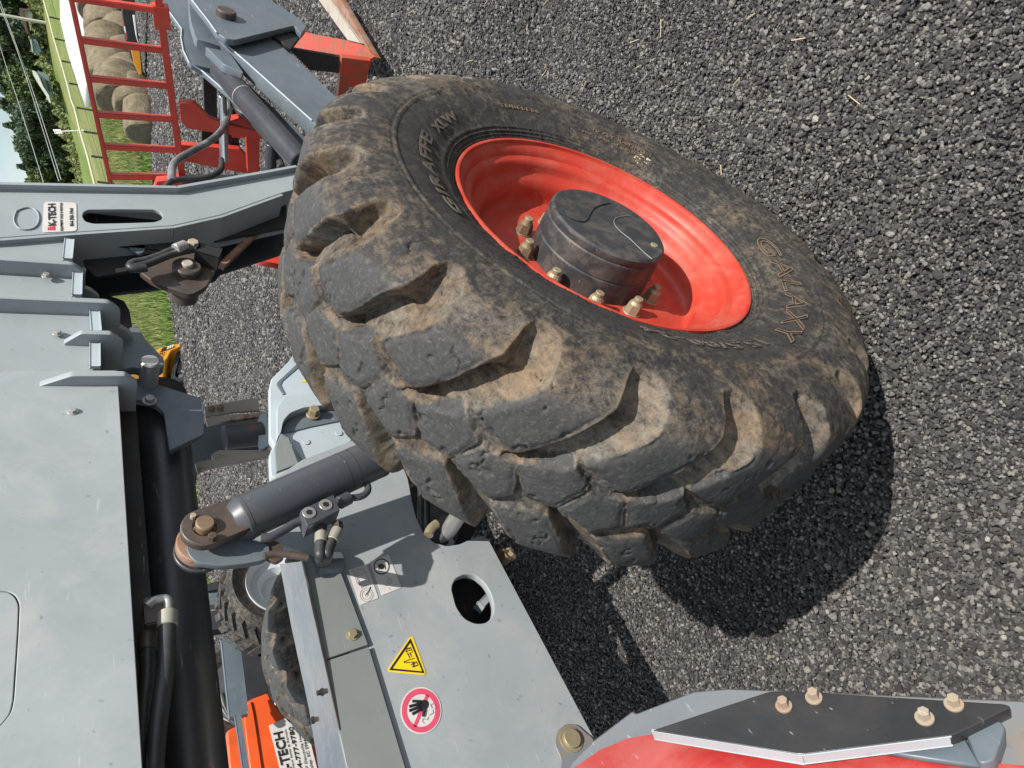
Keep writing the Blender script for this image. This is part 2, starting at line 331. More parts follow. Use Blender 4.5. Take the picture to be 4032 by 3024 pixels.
# gravel look for the part too far away to see single stones
m, t, b = new_mat('gravel_bed'); tcg = t.nodes.new('ShaderNodeTexCoord')
def voro(scale, feat='F1'):
    v = t.nodes.new('ShaderNodeTexVoronoi'); v.inputs['Scale'].default_value = scale; v.feature = feat; L(t, tcg.outputs['Object'], v.inputs['Vector']); return v
v1 = voro(30)
sep = t.nodes.new('ShaderNodeSeparateColor'); L(t, v1.outputs['Color'], sep.inputs[0])
stone = mixc(t, ramp(t, sep.outputs[0], 0.3, 0.75), (0.050, 0.046, 0.047), (0.16, 0.147, 0.15)); stone = mixc(t, ramp(t, sep.outputs[1], 0.86, 0.95), stone, (0.24, 0.23, 0.22))
gap = ramp(t, v1.outputs['Distance'], 0.30, 0.75); c = mixc(t, gap, stone, (0.018, 0.017, 0.018))
c = mixc(t, mathn(t, 'MULTIPLY', ramp(t, noise_node(t, 0.7, 5, stretch=(0.35, 1.6, 1)), 0.45, 0.7), 0.45), c, (0.15, 0.135, 0.13))
L(t, c, b.inputs['Base Color']); b.inputs['Roughness'].default_value = 0.85
inv = mathn(t, 'SUBTRACT', 1.0, v1.outputs['Distance']); n1 = bump(t, b, inv, 1.0, 0.012); bump(t, b, noise_node(t, 0.9, 6), 0.5, 0.06, prev=n1)
M['gravel'] = m
# meadow
m, t, b = new_mat('meadow_grass')
g1 = noise_node(t, 0.12, 6, 0.6, stretch=(0.35, 1.6, 1)); g2 = noise_node(t, 1.6, 8, 0.75, stretch=(1, 1, 0.3)); g3 = noise_node(t, 9, 8, 0.8)
c = mixc(t, ramp(t, g2, 0.35, 0.65), (0.10, 0.17, 0.022), (0.20, 0.28, 0.05)); c = mixc(t, mathn(t, 'MULTIPLY', ramp(t, g1, 0.44, 0.62), 0.75), c, (0.33, 0.30, 0.11)); c = mixc(t, ramp(t, g3, 0.55, 0.75), c, (0.04, 0.07, 0.012))
L(t, c, b.inputs['Base Color']); b.inputs['Roughness'].default_value = 0.9; bump(t, b, g3, 1.0, 0.25); M['meadow'] = m
xs = np.concatenate([np.linspace(-400, -12, 12), np.linspace(-10, 60, 176), np.linspace(62, 700, 60)])
ys = np.concatenate([np.linspace(-300, -8, 10), np.linspace(-7, 8.2, 20)])
terrain_patch('gravel_yard', xs, ys, M['gravel'], GZ - 0.006)
ysm = np.concatenate([np.linspace(8.2, 60, 120), np.linspace(62, 700, 60)])
X, Y = np.meshgrid(xs, ysm, indexing='ij')
wob = np.sin(X * 1.7) * 0.10 + np.sin(X * 0.61 + 1) * 0.18
Y2 = Y.copy(); Y2[:, 0] += 0 * wob[:, 0]
Z = terrain_z(X, Y2) + GZ; o = grid_mesh('meadow', np.stack([X, Y2, Z], -1).reshape(-1, 3), len(xs), len(ysm), M['meadow'])
if o.data.polygons[0].normal.z < 0: o.data.flip_normals()
tag(o, kind='structure')
# raised tan/light-green band and the road beyond the fence are part of the meadow colours; the road is its own sheet
# ---- loose stones, instanced from one point cloud
def gn_scatter(name, pts, scl, rot, colr, mat, shape_seed, nvar=5, flatz=0.72, rough=0.55, subdiv=2):
    me = bpy.data.meshes.new(name); me.vertices.add(len(pts)); me.vertices.foreach_set('co', np.asarray(pts, np.float32).ravel())
    for an, dt, vals in (('sc', 'FLOAT_VECTOR', scl), ('ro', 'FLOAT_VECTOR', rot)):
        a = me.attributes.new(an, dt, 'POINT'); a.data.foreach_set('vector', np.asarray(vals, np.float32).ravel())
    a = me.attributes.new('tone', 'FLOAT', 'POINT'); a.data.foreach_set('value', np.asarray(colr, np.float32))
    a = me.attributes.new('vid', 'INT', 'POINT'); a.data.foreach_set('value', rng.integers(0, nvar, len(pts)).astype(np.int32))
    o = bpy.data.objects.new(name, me); col.objects.link(o); me.materials.append(mat)
    ng = bpy.data.node_groups.new(name + '_nodes', 'GeometryNodeTree')
    ng.interface.new_socket('Geometry', in_out='INPUT', socket_type='NodeSocketGeometry'); ng.interface.new_socket('Geometry', in_out='OUTPUT', socket_type='NodeSocketGeometry')
    N = ng.nodes; gi = N.new('NodeGroupInput'); go = N.new('NodeGroupOutput'); inst = N.new('GeometryNodeInstanceOnPoints')
    g2i = N.new('GeometryNodeGeometryToInstance')
    for k in range(nvar):
        ico = N.new('GeometryNodeMeshIcoSphere'); ico.inputs['Radius'].default_value = 0.5; ico.inputs['Subdivisions'].default_value = subdiv
        sp = N.new('GeometryNodeSetPosition'); nn = N.new('ShaderNodeTexNoise'); nn.inputs['Scale'].default_value = 1.9; nn.inputs['Detail'].default_value = 1
        pos = N.new('GeometryNodeInputPosition'); ad = N.new('ShaderNodeVectorMath'); ad.operation = 'ADD'; ad.inputs[1].default_value = (k * 7.3 + shape_seed, k * 3.1, k * 5.7)
        sb = N.new('ShaderNodeVectorMath'); sb.operation = 'SUBTRACT'; sb.inputs[1].default_value = (0.5, 0.5, 0.5)
        sl = N.new('ShaderNodeVectorMath'); sl.operation = 'SCALE'; sl.inputs['Scale'].default_value = rough * 1.5
        ng.links.new(pos.outputs[0], ad.inputs[0]); ng.links.new(ad.outputs[0], nn.inputs['Vector']); ng.links.new(nn.outputs['Color'], sb.inputs[0]); ng.links.new(sb.outputs[0], sl.inputs[0])
        ng.links.new(ico.outputs[0], sp.inputs['Geometry']); ng.links.new(sl.outputs[0], sp.inputs['Offset']); 
        sm = N.new('GeometryNodeSetMaterial'); sm.inputs['Material'].default_value = mat; ng.links.new(sp.outputs[0], sm.inputs['Geometry'])
        ng.links.new(sm.outputs[0], g2i.inputs[0])
    def nat(an, dt):
        q = N.new('GeometryNodeInputNamedAttribute'); q.data_type = dt; q.inputs['Name'].default_value = an; return q.outputs['Attribute']
    inst.inputs['Pick Instance'].default_value = True
    ng.links.new(gi.outputs[0], inst.inputs['Points']); ng.links.new(g2i.outputs[0], inst.inputs['Instance']); ng.links.new(nat('vid', 'INT'), inst.inputs['Instance Index'])
    ng.links.new(nat('ro', 'FLOAT_VECTOR'), inst.inputs['Rotation']); ng.links.new(nat('sc', 'FLOAT_VECTOR'), inst.inputs['Scale']); ng.links.new(inst.outputs[0], go.inputs[0])
    md = o.modifiers.new('scatter', 'NODES'); md.node_group = ng
    return o
m, t, b = new_mat('gravel_stone'); ta = t.nodes.new('ShaderNodeAttribute'); ta.attribute_name = 'tone'; ta.attribute_type = 'INSTANCER'
cr_ = t.nodes.new('ShaderNodeValToRGB'); el = cr_.color_ramp.elements; el[0].position = 0; el[0].color = (0.036, 0.034, 0.035, 1); el[1].position = 1; el[1].color = (0.50, 0.48, 0.44, 1)
for p_, c_ in ((0.30, (0.060, 0.055, 0.053)), (0.58, (0.108, 0.099, 0.094)), (0.80, (0.180, 0.166, 0.156)), (0.93, (0.34, 0.32, 0.295)), (0.985, (0.30, 0.27, 0.22))):
    e = el.new(p_); e.color = (*c_, 1)
L(t, ta.outputs['Fac'], cr_.inputs[0]); c = mixc(t, ramp(t, noise_node(t, 3.5, 4, 0.7), 0.42, 0.62), cr_.outputs[0], (0.16, 0.15, 0.145))
c2 = mixc(t, 0.22, cr_.outputs[0], c)
L(t, c2, b.inputs['Base Color']); b.inputs['Roughness'].default_value = 0.62; bump(t, b, noise_node(t, 2.6, 6, 0.75), 0.6, 0.25); M['stone'] = m
def cam_uv(P):
    q = (P - CAM) @ MC.T; return q[:, 2], 2016 + FPX * q[:, 1] / q[:, 2], 3024 - (1512 + FPX * q[:, 0] / q[:, 2])
def scatter_ring(n, rmin, rmax, margin):
    ang = rng.uniform(R(-50), R(95), n * 4); r = np.sqrt(rng.uniform(rmin ** 2, rmax ** 2, n * 4)); P = np.stack([CAM[0] + r * np.cos(ang), CAM[1] + r * np.sin(ang), np.zeros(n * 4)], -1)
    zc, x, y = cam_uv(P); k = (zc > 0.1) & (x > -margin) & (x < 4032 + margin) & (y > -margin) & (y < 3024 + margin) & (P[:, 1] < 8.1)
    return P[k]
def stones(name, dens, rmin, rmax, smean, margin, lab, subdiv=2, embed=0.46):
    area = (rmax ** 2 - rmin ** 2) * R(145) / 2; P = scatter_ring(int(area * dens / 4), rmin, rmax, margin); n = len(P)
    s = smean * np.exp(rng.normal(0, 0.27, n)); P[:, 2] = GZ + s * embed + rng.uniform(-0.006, 0.006, n) + 0.004 * np.sin(P[:, 0] * 5 + 2) * np.sin(P[:, 1] * 4)
    scl = np.stack([s * rng.uniform(0.85, 1.35, n), s * rng.uniform(0.75, 1.1, n), s * rng.uniform(0.55, 0.85, n)], -1)
    rot = np.stack([rng.normal(0, 0.35, n), rng.normal(0, 0.35, n), rng.uniform(0, 6.28, n)], -1)
    pn = 0.5 + 0.2 * np.sin(P[:, 0] * 3.1 + 1.3 * np.sin(P[:, 1] * 2.3)) + 0.2 * np.sin(P[:, 1] * 4.7 + 1.7 * np.sin(P[:, 0] * 3.9 + 1)) + 0.1 * np.sin(P[:, 0] * 11 + P[:, 1] * 7)
    scl *= (0.82 + 0.38 * pn)[:, None]; P[:, 2] += 0.006 * (pn - 0.5)
    tone = np.clip(rng.random(n) ** (1.15 - 0.35 * pn) , 0, 1); big = rng.random(n) > 0.985; scl[big] *= 1.4
    o = gn_scatter(name, P, scl, rot, tone, M['stone'], 1.0, subdiv=subdiv); tag(o, lab, 'gravel', kind='stuff'); print(name, n); return o
stones('gravel_stones', 46000, 0.0, 2.7, 0.0066, 200, 'loose dark grey gravel stones around the big front tyre')
stones('gravel_stones', 12500, 2.7, 5.2, 0.0120, 250, 'loose dark gravel ahead of the tyre, past the rusty frame', subdiv=1)
stones('gravel_stones', 4200, 5.2, 10.5, 0.019, 120, 'coarser dark gravel spread across the yard towards the grass', subdiv=1)
stones('gravel_stones', 700, 10.5, 24, 0.034, 60, 'thin scatter of gravel stones at the far side of the yard', subdiv=1)
# dry straw bits lying on the gravel
bm = bmesh.new()
for i in range(150):
    r = 1.2 + 3.5 * rng.random(); a = rng.uniform(R(-45), R(40)); x, y = CAM[0] + r * math.cos(a), CAM[1] + r * math.sin(a); an = rng.uniform(0, 6.28); ln = rng.uniform(0.015, 0.06)
    p0 = Vector((x, y, 0.010)); p1 = p0 + Vector((math.cos(an) * ln, math.sin(an) * ln, rng.uniform(-0.003, 0.008))); bar_bm(bm, p0, p1, 0.0018, 0.0015)
M['straw'] = flat('dry_straw', (0.55, 0.45, 0.27), 0.8)
tag(from_bm('straw_bits', bm, M['straw']), 'pale dry straw bits scattered over the dark gravel', 'straw', kind='stuff')
# ================================================================== MACHINE
tele = tag(empty('telehandler', (0, 0, 0)), 'grey and red telehandler filling the foreground, with a dusty front tyre and red rim', 'telehandler')
WY = -1.05; WC = Vector((0, WY, 0.63)); 
# ---- wheel: rim > tyre, hub cap, nuts, lettering
def prof_interp():
    # (w, y rel lip, r): w = lateral position on the crown, arc length (negative) down the outer sidewall
    K = [(-0.325, 0.030, 0.318), (-0.300, 0.004, 0.331), (-0.285, -0.004, 0.345), (-0.262, -0.018, 0.365), (-0.230, -0.033, 0.395), (-0.19, -0.046, 0.432), (-0.148, -0.051, 0.474), (-0.105, -0.049, 0.516), (-0.06, -0.039, 0.560), (-0.03, -0.024, 0.589), (-0.012, -0.012, 0.604),
         (0.008, 0.004, 0.6165), (0.03, 0.025, 0.6235), (0.06, 0.056, 0.6260), (0.10, 0.10, 0.6265), (0.175, 0.173, 0.6260), (0.25, 0.244, 0.6245), (0.29, 0.282, 0.622), (0.32, 0.308, 0.6175), (0.342, 0.327, 0.6095), (0.362, 0.342, 0.597), (0.38, 0.353, 0.582), (0.41, 0.367, 0.554), (0.455, 0.378, 0.512), (0.50, 0.384, 0.474), (0.58, 0.383, 0.395), (0.65, 0.34, 0.325)]
    return np.array(K)
PK = prof_interp()
def smooth_interp(x, xp, fp):
    # cubic hermite
    m = np.gradient(fp, xp); i = np.clip(np.searchsorted(xp, x) - 1, 0, len(xp) - 2); h = xp[i + 1] - xp[i]; t_ = (x - xp[i]) / h
    return (2 * t_**3 - 3 * t_**2 + 1) * fp[i] + (t_**3 - 2 * t_**2 + t_) * h * m[i] + (-2 * t_**3 + 3 * t_**2) * fp[i + 1] + (t_**3 - t_**2) * h * m[i + 1]
def tprof(w): return smooth_interp(w, PK[:, 0], PK[:, 1]), smooth_interp(w, PK[:, 0], PK[:, 2])
def sd_poly(X, Y, poly):
    """signed distance, negative inside"""
    d = np.full(X.shape, 1e9); ins = np.zeros(X.shape, bool); n = len(poly)
    for i in range(n):
        ax, ay = poly[i]; bx, by = poly[(i + 1) % n]; ex, ey = bx - ax, by - ay
        t_ = np.clip(((X - ax) * ex + (Y - ay) * ey) / (ex * ex + ey * ey), 0, 1); d = np.minimum(d, np.hypot(X - ax - ex * t_, Y - ay - ey * t_))
        c = ((ay > Y) != (by > Y)) & (X < (bx - ax) * (Y - ay) / (by - ay + 1e-12) + ax); ins ^= c
    return np.where(ins, -d, d)
def sd_line(X, Y, pts):
    d = np.full(X.shape, 1e9)
    for (ax, ay), (bx, by) in zip(pts[:-1], pts[1:]):
        ex, ey = bx - ax, by - ay; t_ = np.clip(((X - ax) * ex + (Y - ay) * ey) / (ex * ex + ey * ey), 0, 1); d = np.minimum(d, np.hypot(X - ax - ex * t_, Y - ay - ey * t_))
    return d
NL = 21; PITCH = 360.0 / NL; DEG = math.pi / 180 * 0.625
def vnoise(x, y, seed, per=None):
    """tileable value noise"""
    g = np.random.default_rng(seed).random((64, 512)); xi = np.floor(x).astype(int); yi = np.floor(y).astype(int); fx, fy = sstep(x - xi), sstep(y - yi)
    W_ = per or 512; f = lambda a, b_: g[b_ % 64, (a % W_) % 512]
    return (f(xi, yi) * (1 - fx) + f(xi + 1, yi) * fx) * (1 - fy) + (f(xi, yi + 1) * (1 - fx) + f(xi + 1, yi + 1) * fx) * fy
def tyre_mesh(name, C, sign, mat, parent, nth=2100, scale=1.0, phase=99.0, dw=None):
    w = np.concatenate([np.linspace(-0.325, -0.262, 56, endpoint=False), np.linspace(-0.262, -0.15, 24, endpoint=False), np.linspace(-0.15, 0.36, 150, endpoint=False), np.linspace(0.36, 0.65, 22)])
    if nth < 1500: w = w[::2]
    th = np.linspace(0, 360, nth, endpoint=False)
    TH, Wm = np.meshgrid(th, w, indexing='ij')
    jit = (vnoise(TH / 360 * 84, Wm * 30 + 20, 3, 84) - 0.5) * 0.008 + (vnoise(TH / 360 * 420, Wm * 110 + 40, 5, 420) - 0.5) * 0.0035
    a = (TH - phase) % PITCH; depth = np.zeros_like(TH); wear = np.zeros_like(TH); pocket = np.zeros_like(TH)
    def near(side):
        if side == 0: return a, Wm
        return (a - PITCH / 2) % PITCH, 0.35 - Wm
    tr_l = [(-12.5, .150), (-9.4, .126), (-5.1, .07), (-2.3, .02), (-.2, -.012), (.2, -.045), (.1, -.064), (.9, -.084), (3.2, -.092), (5.0, -.087)]
    ld_l = [(5.9, -.079), (7.1, -.056), (7.5, -.03), (7.2, -.003), (5.9, .024), (3.4, .056), (0, .095), (-2.5, .120)]
    groove = tr_l + ld_l
    G = [(x * DEG, y) for x, y in groove]; TL = [(x * DEG, y) for x, y in tr_l]; LD = [(x * DEG, y) for x, y in ld_l]
    blk = [(-8.0, .146), (-7.2, .139), (-2.9, .099), (-2.1, .099), (2.0, .139), (2.2, .144), (-0.3, .201), (-5.2, .203)]
    B1 = [(x * DEG, y) for x, y in blk]
    lug = [(0.6, .096), (7.0, .128), (16, .00), (16, -.2), (-16, -.2), (-9.5, .06)]
    for side in (0, 1):
        aa, ww = near(side)
        for k in (-1, 0, 1):
            X = (aa + k * PITCH) * DEG; s = sd_poly(X, ww, G) + jit
            dt, dl = sd_line(X, ww, TL), sd_line(X, ww, LD)
            D = 0.052 * (0.55 + 0.45 * sstep((ww + 0.09) / 0.08))
            g = np.where(s < 0, sstep((dt + 0.4 * jit) / 0.0085) * (0.04 + 0.96 * np.clip(dl / 0.062, 0, 1) ** 0.85) * sstep(-s / 0.005), 0)
            depth = np.maximum(depth, D * g)
            pocket = np.maximum(pocket, np.where(s < 0.012, sstep((0.012 - s) / 0.016), 0))
    # centre blocks and channels
    mask = np.full_like(TH, 1e9)
    for side in (0, 1):
        aa, ww = near(side)
        for k in (-1, 0, 1):
            X = (aa + k * PITCH) * DEG
            mask = np.minimum(mask, sd_poly(X, ww, B1))
            lg = [(q_ * DEG, v_) for q_, v_ in ((0.2, .090), (6.9, .122), (8.1, .117), (12.3, .064), (15.0, .016), (17.3, -.020), (13, -.03), (7.8, -.014), (6.2, .022), (3.6, .054))]
            mask = np.minimum(mask, sd_poly(X, ww, lg))
    mask = mask + jit
    centre = sstep((Wm - 0.055) / 0.03) * sstep((0.295 - Wm) / 0.03)
    depth = np.maximum(depth, 0.013 * centre * sstep((mask - 0.000) / 0.009))
    crown = sstep((Wm + 0.012) / 0.035) * sstep((0.362 - Wm) / 0.035)
    wear = np.clip(1 - (mask + 0.001) / 0.004, 0, 1) * crown
    # worn rounding of lug edges, chips
    depth += 0.004 * np.clip(1 + mask / 0.012, 0, 1) ** 2 * wear
    chip = sstep((vnoise(TH / 360 * 150, Wm * 36 + 5, 9, 150) - 0.80) / 0.08) * sstep((vnoise(TH / 360 * 500, Wm * 150, 12, 500) - 0.35) / 0.2); depth += 0.0035 * chip * (0.3 + wear)
    depth += (vnoise(TH / 360 * 900, Wm * 240, 21, 500) - 0.5) * 0.0007 + (vnoise(TH / 360 * 60, Wm * 16, 22, 60) - 0.5) * 0.004
    # deeper splits across some lugs
    for ca, cw, cl, co in ((103.2, .105, .05, 1.15), (118.5, .062, .05, .4), (134.6, .094, .035, 1.4), (152.6, .145, .06, 1.5), (120.6, .19, .06, 1.5), (137.4, .165, .06, 1.52), (86.0, .10, .07, 1.2), (95.5, .17, .05, 1.5), (139.8, -.01, .06, 0.2), (101.5, -.02, .06, -.3), (92.5, -.05, .07, .5), (111.5, -.055, .05, .9), (176, .1, .06, 1.2), (128, .03, .05, .6), (163, .12, .04, 1.1)):
        X = (TH - ca) * DEG; Y_ = Wm - cw; u = X * math.cos(co) + Y_ * math.sin(co); v_ = -X * math.sin(co) + Y_ * math.cos(co) + 0.003 * np.sin(u * 260) + 0.0015 * np.sin(u * 700)
        depth += 0.006 * np.exp(-(v_ / 0.0016) ** 2) * sstep((cl / 2 - np.abs(u)) / 0.012)
    # sidewall rings: step line and bead ribs
    _, rr_ = tprof(Wm); outer = Wm < 0.0
    for r0, hh, ww_ in ((0.4775, -0.0030, 0.0022), (0.4725, 0.0022, 0.0016), (0.3435, 0.0026, 0.0013), (0.3505, 0.0026, 0.0013), (0.3575, 0.0030, 0.0014), (0.365, 0.0024, 0.0013)):
        if dw is None: depth -= np.where(outer, hh * np.exp(-((rr_ - r0) / ww_) ** 2), 0)
    depth += np.where(outer, 0.0022 * sstep((0.473 - rr_) / 0.006) * sstep((rr_ - 0.36) / 0.02), 0)
    if dw is None:
        rl = np.random.default_rng(4)
        for i in range(58):
            a0 = i * 360 / 70 + rl.uniform(-1, 1); r1_ = rl.uniform(0.366, 0.376) if i % 3 else 0.385
            d_ = (((TH - a0 + 180) % 360) - 180) * math.pi / 180 * rr_ + (rr_ - 0.35) * rl.uniform(-0.4, 0.4)
            depth -= np.where(outer & (rr_ < r1_), 0.0013 * np.exp(-(d_ / 0.0012) ** 2), 0)
    # flat spot and bulge at the ground
    y, r = tprof(Wm); e = 1e-4; y2, r2 = tprof(Wm + e); ty, tr_ = (y2 - y) / e, (r2 - r) / e; ln = np.hypot(ty, tr_) + 1e-9; ny, nr = -tr_ / ln, ty / ln
    y = y - ny * depth; r = (r - nr * depth)
    tt = np.radians(TH); V = np.stack([r * np.cos(tt), y, r * np.sin(tt)], -1)
    low = np.clip((-V[..., 2] - 0.30) / 0.33, 0, 1); V[..., 1] += np.where(Wm < 0.1, -0.030, 0.012) * low ** 2 * np.clip(1 - np.abs(r - 0.54) / 0.17, 0, 1)
    V[..., 2] = np.maximum(V[..., 2], -0.632 + 0.0 * V[..., 2])
    V *= scale; V[..., 1] *= sign
    V += np.array(C)[None, None]
    o = grid_mesh(name, V.reshape(-1, 3), len(th), len(w), mat, parent, cyc=True)
    if sign > 0: o.data.flip_normals()
    attr(o, 'wear', wear.ravel()); inner = sstep((0.474 - rr_) / 0.03) * outer
    inner = inner * (0.50 + 0.50 * np.cos(np.radians(TH - 115))) ; attr(o, 'inner', inner.ravel())
    attr(o, 'pocket', pocket.ravel()); attr(o, 'crown', (sstep((Wm + 0.13) / 0.10) * sstep((0.47 - Wm) / 0.1)).ravel())
    return o
rimprof = [(0.012, 0.300), (0.004, 0.318), (-0.003, 0.327), (-0.006, 0.333), (-0.002, 0.338), (0.004, 0.337), (0.006, 0.330), (0.010, 0.3255), (0.016, 0.320), (0.020, 0.313), (0.024, 0.300), (0.027, 0.294), (0.036, 0.290), (0.046, 0.288), (0.052, 0.284), (0.058, 0.274), (0.066, 0.264), (0.078, 0.259), (0.094, 0.2565), (0.106, 0.2545), (0.113, 0.249), (0.1140, 0.240), (0.112, 0.22), (0.106, 0.200), (0.104, 0.17), (0.104, 0.09)]
rp = [(0.05, 0.306), (0.02, 0.310), (0.006, 0.322), (-0.002, 0.3385), (-0.006, 0.3375), (-0.0075, 0.334), (-0.006, 0.3305)] + [(y, r) for y, r in rimprof[6:]]
wheel = lathe('wheel', rp, WC, M['rim_red'], tele, seg=220, ang=50)
tyre = tyre_mesh('tyre', WC, 1, M['tyre'], wheel)
# hub cap
HY = -0.008
hub = lathe('hub_cap', [(HY + 0.0015, 0.0005), (HY + 0.001, 0.10), (HY, 0.1255), (HY + 0.004, 0.1305), (HY + 0.014, 0.1312), (HY + 0.019, 0.129), (HY + 0.022, 0.1312), (HY + 0.060, 0.1322), (HY + 0.062, 0.1300), (HY + 0.065, 0.1325), (HY + 0.113, 0.133)], WC, M['hub'], wheel, seg=120, ang=28)
# curved weld line and ring mark on the hub face
def hubp(a, b_): q = at(8, (a, b_), ('y', WY + HY)); return Vector((q.x, WY + HY - 0.0002, q.z))
tube('weld_line', [hubp(*p) for p in ((1110, 632), (1060, 640), (1010, 660), (985, 700), (965, 745), (920, 750), (840, 715), (760, 660))], 0.0011, M['black'], wheel)
tube('weld_line', [hubp(*p) for p in ((1230, 712), (1160, 712), (1125, 745), (1160, 800), (1230, 850), (1320, 940), (1370, 980))], 0.0009, M['grey_green'], wheel)
p = hubp(1385, 893); cyl('drain_plug', p + Vector((0, 0.004, 0)), p + Vector((0, -0.0016, 0)), 0.0085, M['zinc'], wheel, bevel=0.001)
for i in range(10):
    a = R(48 + 36 * i); cx, cz = WC.x + 0.157 * math.cos(a), WC.z + 0.157 * math.sin(a)
    if i == 9: pass
    bm = bmesh.new(); y0 = WY + 0.106
    cyl_bm(bm, (cx, y0, cz), (cx, y0 - 0.005, cz), 0.0205, 0.0190, 24); cyl_bm(bm, (cx, y0 - 0.004, cz), (cx, y0 - 0.026, cz), 0.0172, 0.0155, 6); cyl_bm(bm, (cx, y0 - 0.024, cz), (cx, y0 - 0.031, cz), 0.0145, 0.0115, 16)
    nut = from_bm('wheel_nut', bm, M['nutbrown'] if i in (1, 6, 0) else M['zinc'], wheel)
    cyl_o = cyl('wheel_stud', (cx, y0 - 0.02, cz), (cx, y0 - 0.040, cz), 0.0095, M['zinc'], wheel, seg=16, bevel=0.0012)
# raised sidewall lettering: flat text bent onto the tyre
def ring_text(body, size, r0, a0, width_deg, mat, outline=None, height=0.0022, bold=0.0):
    cu = bpy.data.curves.new('t', 'FONT'); cu.body = body; cu.size = size; cu.resolution_u = 3; cu.space_character = 1.1
    if outline: cu.fill_mode = 'NONE'; cu.bevel_depth = outline; cu.bevel_resolution = 1
    else: cu.extrude = height / 2; cu.offset = bold
    tmp = bpy.data.objects.new('tmp', cu); col.objects.link(tmp); dg = bpy.context.evaluated_depsgraph_get(); me = bpy.data.meshes.new_from_object(tmp.evaluated_get(dg)); bpy.data.objects.remove(tmp); bpy.data.curves.remove(cu)
    n = len(me.vertices); v = np.zeros(n * 3); me.vertices.foreach_get('co', v); v = v.reshape(-1, 3); wd = v[:, 0].max() - v[:, 0].min(); x = (v[:, 0] - v[:, 0].min()) / wd
    th = np.radians(a0 - x * width_deg); r = r0 + v[:, 1]
    wtab = np.linspace(-0.32, -0.02, 300); yt, rt_ = tprof(wtab); y = np.interp(r, rt_, yt)
    P = np.stack([WC.x + r * np.cos(th), WC.y + y + 0.0012 - 0.5 * height - v[:, 2], WC.z + r * np.sin(th)], -1)
    me.vertices.foreach_set('co', P.ravel().astype(np.float32)); me.update(); me.materials.clear(); return link('raised_lettering', me, mat, wheel)
M['letter'] = flat('worn_raised_rubber', (0.095, 0.080, 0.063), 0.7); M['letter_dust'] = flat('dusty_raised_rubber', (0.135, 0.092, 0.06), 0.8)
ring_text('GIRAFFE', 0.036, 0.398, 103.5, 40.5, M['letter'], bold=0.0008)
ring_text('XLW', 0.030, 0.392, 57.0, 17.5, M['letter'], bold=0.0008)
ring_text('GALAXY', 0.058, 0.401, -94.0, 64, M['letter_dust'], outline=0.0010)
ring_text('TUBELESS', 0.014, 0.415, 15, 16, M['letter_dust'], height=0.002)
ring_text('16 PLY RATING', 0.013, 0.415, -22, 20, M['letter_dust'], height=0.002)
ring_text('MAX LOAD  AT COLD PSI', 0.009, 0.398, -18, 24, M['letter_dust'], height=0.0018)
ring_text('15.5/80-24', 0.036, 0.398, -165, 40, M['letter'], outline=0.0008)
# pale splash dried on the sidewall
sp = at(8, (1320, 365), ('y', WY - 0.035)); bm = bmesh.new()
for i in range(90):
    a = rng.uniform(0, 6.28); q = 0.024 * math.sqrt(rng.random()); x = sp.x + q * math.cos(a) * 1.1; z = sp.z + q * math.sin(a) * 1.1
    r = math.hypot(x - WC.x, z - WC.z); wt = np.linspace(-0.32, -0.02, 200); yt, r_t = tprof(wt); y = WY + np.interp(r, r_t, yt) + 0.0035
    s = bmesh.ops.create_icosphere(bm, subdivisions=1, radius=rng.uniform(0.0015, 0.0045))
    for v in s['verts']: v.co = Vector((x + v.co.x, y + v.co.y * 0.45, z + v.co.z))
M['splash'] = flat('dried_pale_mud', (0.50, 0.42, 0.30), 0.9); tag(from_bm('mud_splash', bm, M['splash'], wheel), kind='stuff')

# ---- boom
YB = -0.15
def YP(v): return ('y', v)
bp = YP(YB)
rear = tr(0, [(258, 800), (300, 1640)], bp); zb = (rear[0].z + rear[1].z) / 2; xr = rear[0].x
# rear section: hollow box built of side, bottom, top and far plates; the side has a let-in cover
cv = [at(5, p, bp) for p in ((-160, 405), (60, 408), (112, 440), (140, 500), (132, 700), (100, 1180), (78, 1270), (30, 1330), (-10, 1375), (-160, 1400))]
side_loop = [Vector((xr, YB, zb)), Vector((xr, YB, 2.02)), Vector((-2.4, YB, 2.02)), Vector((-2.4, YB, zb))]
cvin = [Vector((p.x + (0.0016 if p.x < -0.6 else -0.0016), p.y, p.z + 0.0018)) for p in cv]
boom = sheet('boom', [side_loop, cv], 0.012, M['grey_side'], tele, rad=[0.004, 0.01], bevel=0.0015, normal=(0, -1, 0))
sheet('access_cover', [cvin], 0.010, M['grey_side'], boom, rad=0.01, normal=(0, -1, 0))
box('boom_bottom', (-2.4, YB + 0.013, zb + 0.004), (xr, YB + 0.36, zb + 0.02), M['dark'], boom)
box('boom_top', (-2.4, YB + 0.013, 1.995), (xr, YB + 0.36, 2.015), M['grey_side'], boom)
box('boom_far_side', (-2.4, YB + 0.361, zb), (xr, YB + 0.373, 2.02), M['grey'], boom)
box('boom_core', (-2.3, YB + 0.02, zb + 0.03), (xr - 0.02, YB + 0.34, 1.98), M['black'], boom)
box('stiffener', (-2.4, YB + 0.10, zb - 0.045), (xr - 0.01, YB + 0.12, zb + 0.002), M['black'], boom)
# nested inner sections
def section(x0, x1, zz, yoff, name='boom_section'):
    return box(name, (x1, YB + yoff, zz), (x0, YB + 0.36 - yoff, 2.0), M['grey'], boom, bevel=0.004)
x1 = at(0, (215, 655), YP(YB)).x; z1 = at(0, (214, 740), YP(YB)).z; x2 = at(0, (172, 575), bp).x; z2 = at(0, (165, 610), bp).z; x3 = at(0, (150, 500), bp).x; z3 = at(0, (150, 545), bp).z
section(x1, xr - 0.001, z1, 0.008); section(x2, x1 - 0.001, z2, 0.014); section(x3 + 0.06, x2 - 0.001, z3, 0.02)
